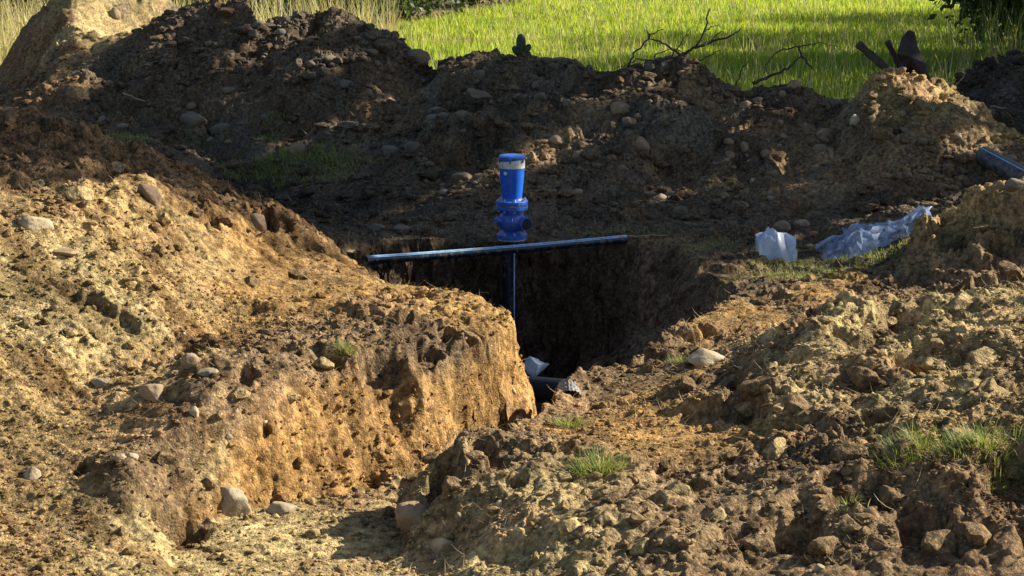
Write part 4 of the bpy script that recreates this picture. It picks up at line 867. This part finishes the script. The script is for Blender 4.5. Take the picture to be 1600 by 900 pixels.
# ------------------------------------------------------------------ trees and bushes
def leaves(centres, spread, per, size, seed):
    r_ = np.random.default_rng(seed); c = np.repeat(np.array(centres), per, 0); n_ = len(c)
    p = c + r_.normal(size=(n_, 3)) * np.repeat(np.atleast_1d(spread) * np.ones(len(centres)), per)[:, None] * np.array([1, 1, .75])
    a = r_.normal(size=(n_, 3)); a /= np.linalg.norm(a, axis=1, keepdims=True); b = np.cross(a, r_.normal(size=(n_, 3))); b /= np.linalg.norm(b, axis=1, keepdims=True)
    s = (size * r_.uniform(.6, 1.3, n_))[:, None]; a = a * s; b = b * s * .5
    Vv = np.stack([p - a, p + b, p + a, p - b], 1).reshape(-1, 3); return Vv, np.arange(n_ * 4).reshape(-1, 4)
def tree(name, x, y, h, rad, z0, nclump, per, size, label, cat, seed, grp, m=None, trunk_r=.16, gaps=None):
    r_ = np.random.default_rng(seed); zb = float(zat(x, y)[0]); rt = empty(name, (x, y, zb), label, cat, grp)
    cz = (z0 + h) / 2; rz = (h - z0) / 2; u_ = r_.normal(size=(nclump, 3)); u_ /= np.linalg.norm(u_, axis=1, keepdims=True); q = r_.uniform(.35, 1, nclump)**.6
    q = q * (1 + .25 * noise3(u_[:, 0] * 1.7 + seed, u_[:, 1] * 1.7, u_[:, 2] * 1.7, seed))
    c = u_ * q[:, None] * np.array([rad, rad, rz]) + np.array([0, 0, cz]); c[:, 2] = np.maximum(c[:, 2], .12)
    parts = [tube([(0, 0, -.2), (.05, .03, cz * .5), (-.04, .06, cz), (.1, 0, h * .82)], [trunk_r, trunk_r * .75, trunk_r * .5, .03], 10)]
    for i in range(7):
        e = c[r_.integers(nclump)]; s0 = np.array([0, 0, max(.3, z0 * .8 + r_.random() * rz)]); mid = s0 * .5 + e * .5 + np.array([0, 0, .15 * rad])
        parts.append(tube([s0, mid, e], [trunk_r * .4, trunk_r * .25, .02], 6))
    part('trunk', join(parts), M_BARK, rt)
    lv, lf = leaves(c, rad * .17, per, size, seed)
    if gaps:                                    # openings in the crown, seen along the sun's direction
        q_ = lv.reshape(-1, 4, 3).mean(1) + np.array([x, y, zb]); hs, hc = math.sin(R(SUN_AZ)), math.cos(R(SUN_AZ))
        a_ = q_[:, 1] * hs - q_[:, 0] * hc; w_ = q_[:, 2] - (q_[:, 0] * hs + q_[:, 1] * hc) * math.tan(R(SUN_EL)); k = np.ones(len(q_), bool)
        for (ga, gw, gr) in gaps: k &= np.hypot(a_ - ga, w_ - gw) > gr * (.75 + .5 * noise3(a_ * 3, w_ * 3, 0, 5))
        lv = lv.reshape(-1, 4, 3)[k].reshape(-1, 3); lf = np.arange(len(lv)).reshape(-1, 4)
    part('crown', (lv, lf), m or M_LEAFD, rt, False)
    return rt
TG = 'trees right of the trench'
GAPS = []
for gx, gy, gz, gr in [(0, 16.5, .55, .62), (-1.0, 15.8, 0, .42), (4.3, 19.7, 1.0, .75), (4.7, 19.0, .7, .4), (-2.6, 23, 1.5, .5), (1.6, 20.6, 1.2, .5), (-3, 22.5, 1.2, 0.49), (-1, 21.5, 1.0, 0.42), (1, 20.5, 1.0, 0.49), (2.5, 20.2, .8, 0.49), (-2, 20.8, .5, 0.42), (.5, 19.2, .5, 0.49),
      (3, 19, .5, 0.49), (-4.5, 22.8, 1.3, 0.49), (-.5, 18.6, .2, 0.42), (1.8, 18.4, .3, 0.42), (-1.8, 22, 1.4, 0.42), (2.3, 21.2, 1.2, 0.42), (-1.5, 17.6, 0, 0.35), (3.6, 17.4, .1, 0.49), (-3.6, 20.4, .2, 0.42)]:
    GAPS.append((gy * math.sin(R(SUN_AZ)) - gx * math.cos(R(SUN_AZ)), gz - (gx * math.sin(R(SUN_AZ)) + gy * math.cos(R(SUN_AZ))) * math.tan(R(SUN_EL)), gr))
tree('tree', 12.0, 21.4, 15.5, 3.5, 5.0, 460, 60, .15, 'tall leafy tree right of the view, nearest of the row', 'tree', 1, TG, gaps=GAPS, trunk_r=.22)
tree('tree', 12.6, 25.4, 12.8, 2.9, 5.2, 330, 60, .15, 'tall leafy tree right of the view, second of the row', 'tree', 2, TG, gaps=GAPS, trunk_r=.22)
tree('tree', 16.5, 24.2, 15.5, 2.9, 5.0, 300, 55, .15, 'tall leafy tree right of the view, behind the other two', 'tree', 3, TG, gaps=GAPS, trunk_r=.22)
for i, (x, y, h, r0) in enumerate([(12.0, 32.3, 8.6, 2.5), (13.2, 37.4, 8.6, 2.6), (15.0, 43.5, 8.6, 2.8), (17.4, 50, 7.5, 2.8), (10.3, 36.2, 3.8, 2.0)]):
    tree('bush', x, y, h, r0, .1, 220, 60, .10, ['nearest dark bush at the right edge of the meadow', 'second dark bush along the right edge of the meadow', 'third dark bush along the right edge of the meadow', 'farthest dark bush along the right edge of the meadow', 'small dark bush reaching into the picture at the upper right corner'][i], 'bush', 20 + i, 'bushes beside the meadow')
BL = ['dark bush behind the reeds at the far left corner', 'dark bush behind the pale top left heap', 'dark bush right behind the dry reeds above the ridge', 'dark bush over the notch in the ridge crest', 'dark bush at the left corner of the bright meadow', 'dark bush bordering the bright meadow at the top', 'farthest dark bush along the top edge of the meadow']
for i, (x, y, h, r0) in enumerate([(-12.2, 39, 5, 2.8), (-8.6, 39.6, 4.6, 2.4), (-6.0, 42, 5, 2.4), (-4.2, 45.0, 4.6, 2.2), (-2.8, 49.5, 5, 2.3), (-1.2, 55.5, 5, 2.4), (.6, 62, 5, 2.5)]):
    tree('bush', x, y, h, r0, .05, 260, 55, .085, BL[i], 'bush', 40 + i, 'bushes behind the reeds')

# ------------------------------------------------------------------ dead branches, roots, scrap, cactus
def branch(u, v, Yd, pts, label, r0=.02, seed=1, name='dead_branch', m=None):
    """pts: list of polylines in local metres (x right, z up, y depth)"""
    b = hit(u, v) if Yd is None else np.array(PY(u, v, Yd)); b[2] = max(b[2], float(zat(b[0], b[1])[0]) - .01); r_ = np.random.default_rng(seed); parts = []
    for pl, r1 in pts:
        P = np.array(pl, float); t = np.linspace(0, 1, len(P) * 4); Q = np.stack([np.interp(t, np.linspace(0, 1, len(P)), P[:, k]) for k in range(3)], -1)
        Q[1:] += r_.normal(size=(len(Q) - 1, 3)) * .008; parts.append(tube(Q, np.linspace(r1 * 1.5, r1 * .5, len(Q)), 6))
    Vv, F = join(parts); o = mesh_np(name, Vv, F, m or M_TWIG); o.location = b; return tag(o, label, 'branch')
s_ = 1 / 143.0   # metres per photo pixel near the crests
def px(l): return [(a * s_, 0.10 * math.sin(a * .1) * .5, b * s_) for a, b in l]
branch(1040, 108, 20.9, [(px([(0, -6), (25, 8), (45, 20), (60, 45), (68, 78)]), .016), (px([(25, 8), (0, 25), (-25, 35), (-30, 48)]), .010), (px([(45, 20), (70, 30), (100, 38), (118, 52)]), .012),
   (px([(70, 30), (85, 45), (95, 42)]), .006), (px([(-60, -10), (-45, 15), (-25, 40), (-4, 48)]), .009), (px([(-20, -8), (-18, 10), (10, 18), (40, 12)]), .007), (px([(30, 0), (55, 2), (85, 15)]), .008), (px([(10, 5), (30, 40), (38, 52)]), .006),
   (px([(60, 45), (78, 55), (90, 50)]), .005), (px([(0, -2), (-40, 2), (-80, -14)]), .008)], 'tangled dead branch lying on the crest in front of the bright meadow', seed=2)
branch(1250, 120, 21.0, [(px([(-75, -10), (-50, 0), (-20, 12), (2, 32)]), .015), (px([(2, 32), (-4, 48), (-30, 44), (-52, 22), (-58, 0)]), .008), (px([(2, 32), (12, 22), (20, 10)]), .009), (px([(-4, 48), (30, 54), (60, 46)]), .005), (px([(-100, -14), (-92, 14), (-80, 24)]), .006)],
   'arched dead twig over the crest left of the scrap', seed=3)
branch(1127, 492, None, [([(0, 0, -.02), (-.01, 0, .04), (-.035, 0, .10)], .005)], 'single pale twig standing on the right trench edge', seed=4, m=M_STRAW)
for i, (u, v, l, lb) in enumerate([(560, 20, [(0, -14), (-12, 20), (-20, 44)], 'bare leaning stem at the top of the dark ridge'), (1560, 100, [(0, 0), (-14, 22), (-22, 36)], 'thin pale root sticking up from the black heap at far right'), (1500, 130, [(-8, -4), (10, 14), (-4, 34)], 'dry stalk between the pale crest and the black heap'),
      (1575, 170, [(-30, 4), (0, 0), (30, -14)], 'pale root lying across the black heap'), (960, 372, [(0, 0), (40, 4), (80, 1)], 'pale root beside the right end of the long pipe'), (230, 165, [(-40, 20), (0, 5), (30, -15)], 'slanting thin root on the left part of the dark ridge')]):
    branch(u, v, None, [(px(l), .007)], lb, seed=10 + i, name='root', m=M_STRAW if i else M_TWIG)
for i, (u, v) in enumerate([(672, 700), (712, 690), (735, 697), (690, 706)]):
    branch(u, v, None, [([(0, 0, .03), (-.05, -.05, -.02), (-.07, -.07, -.13)], .003)], 'thin root dangling under the lip of the right bank', seed=30 + i, name='root', m=M_STRAW)['group'] = 'roots dangling from the right bank'
M_RUST = simple('dark_rusty_steel', (.035, .026, .026), .7, .3, .4, .4, 12, .004)
M_WOODD = simple('dark_weathered_wood', (.055, .045, .040), .85, 0, .2, .4, 9, .006)
def box_bar(a, b, w, h_):
    a = np.array(a, float); b = np.array(b, float); T = (b - a) / np.linalg.norm(b - a); s = np.cross(T, (0, 1, 0)); s /= np.linalg.norm(s); y_ = np.array([0, 1.0, 0])
    P = []; nseg = 14
    for i in range(nseg + 1):
        c = a + (b - a) * i / nseg; ww = w * (1 + .12 * math.sin(i * 1.7)); k = .75
        for (p, q) in ((-1, -k), (-k, -1), (k, -1), (1, -k), (1, k), (k, 1), (-k, 1), (-1, k)): P.append(c + s * p * ww + y_ * q * h_)
    i = np.arange(nseg)[:, None] * 8; j = np.arange(8)[None]; F = np.stack([i + j, i + (j + 1) % 8, i + 8 + (j + 1) % 8, i + 8 + j], -1).reshape(-1, 4)
    e = nseg * 8; caps = np.array([[7, 6, 5, 4], [7, 4, 3, 0], [3, 2, 1, 0], [e, e + 1, e + 2, e + 3], [e, e + 3, e + 4, e + 7], [e + 4, e + 5, e + 6, e + 7]])
    return np.array(P), np.concatenate([F, caps])
Yp = 20.2
def W(u, v, Yd=Yp): return np.array(PY(u, v - 8, Yd))
v_, f_ = box_bar(W(1340, 76), W(1400, 128), .04, .035); o = mesh_np('wooden_stake', v_, f_, M_WOODD, False); tag(o, 'dark leaning wooden stake stub left of the rusty scrap sheet', 'stake')
v_, f_ = box_bar(W(1386, 72, 20.3), W(1412, 125, 20.3), .028, .03); o = mesh_np('wooden_stake', v_, f_, M_WOODD, False); tag(o, 'short dark stake touching the rusty scrap sheet', 'stake')
ol = [(1396, 130), (1404, 104), (1397, 90), (1409, 66), (1421, 55), (1430, 58), (1433, 80), (1443, 106), (1446, 130), (1420, 134)]
Pf = []; cen = W(1420, 100)
for s_i, off in ((0, -.006), (1, .006)):
    for (u, v) in ol:
        p = W(u, v); p[1] += off - .9 * (p[0] - cen[0])**2 / .15 + (p[2] - cen[2]) * .15; Pf.append(p)
m_ = len(ol); c_f = np.array(Pf[:m_]).mean(0); c_b = np.array(Pf[m_:]).mean(0); c_f[1] -= .035; c_b[1] -= .035; Pf += [c_f, c_b]; j = np.arange(m_)
F3 = np.concatenate([np.stack([j, (j + 1) % m_, np.full(m_, 2 * m_)], -1), np.stack([m_ + (j + 1) % m_, m_ + j, np.full(m_, 2 * m_ + 1)], -1)])
F4 = np.stack([j, m_ + j, m_ + (j + 1) % m_, (j + 1) % m_], -1)
tag(mesh_np('scrap_sheet', np.array(Pf), [F4, F3], M_RUST, True), 'dark rusty blade-shaped scrap sheet standing up on the pale crest heap', 'scrap metal').data.set_sharp_from_angle(angle=R(35))
# prickly pear
M_CACT = simple('cactus_skin', (.03, .055, .028), .6, 0, .3, .3, 18)
cb = hit(814, 96, 20, 27); ct = empty('prickly_pear', (cb[0], cb[1] + .15, float(zat(cb[0], cb[1] + .15)[0])), 'small dark prickly pear with one tall pad at the near edge of the meadow', 'cactus')
hz_ = PY(814, 53, cb[1] + .15)[2] - ct.location.z
for (ox, oz, rx_, rz_, tl) in ((0, hz_ - .13, .055, .135, 0), (.01, hz_ - .36, .06, .14, .15), (.07, hz_ * .30, .035, .07, .5), (-.06, hz_ * .24, .035, .06, -.4)):
    vv = ICO[3][0] * np.array([rx_, .022, rz_]); vv[:, 0] *= 1 + .25 * vv[:, 2] / rz_
    o = mesh_np('pad', vv, ICO[3][1], M_CACT, True, ct); o.location = (ox, 0, oz); o.rotation_euler = (0, tl, .2)
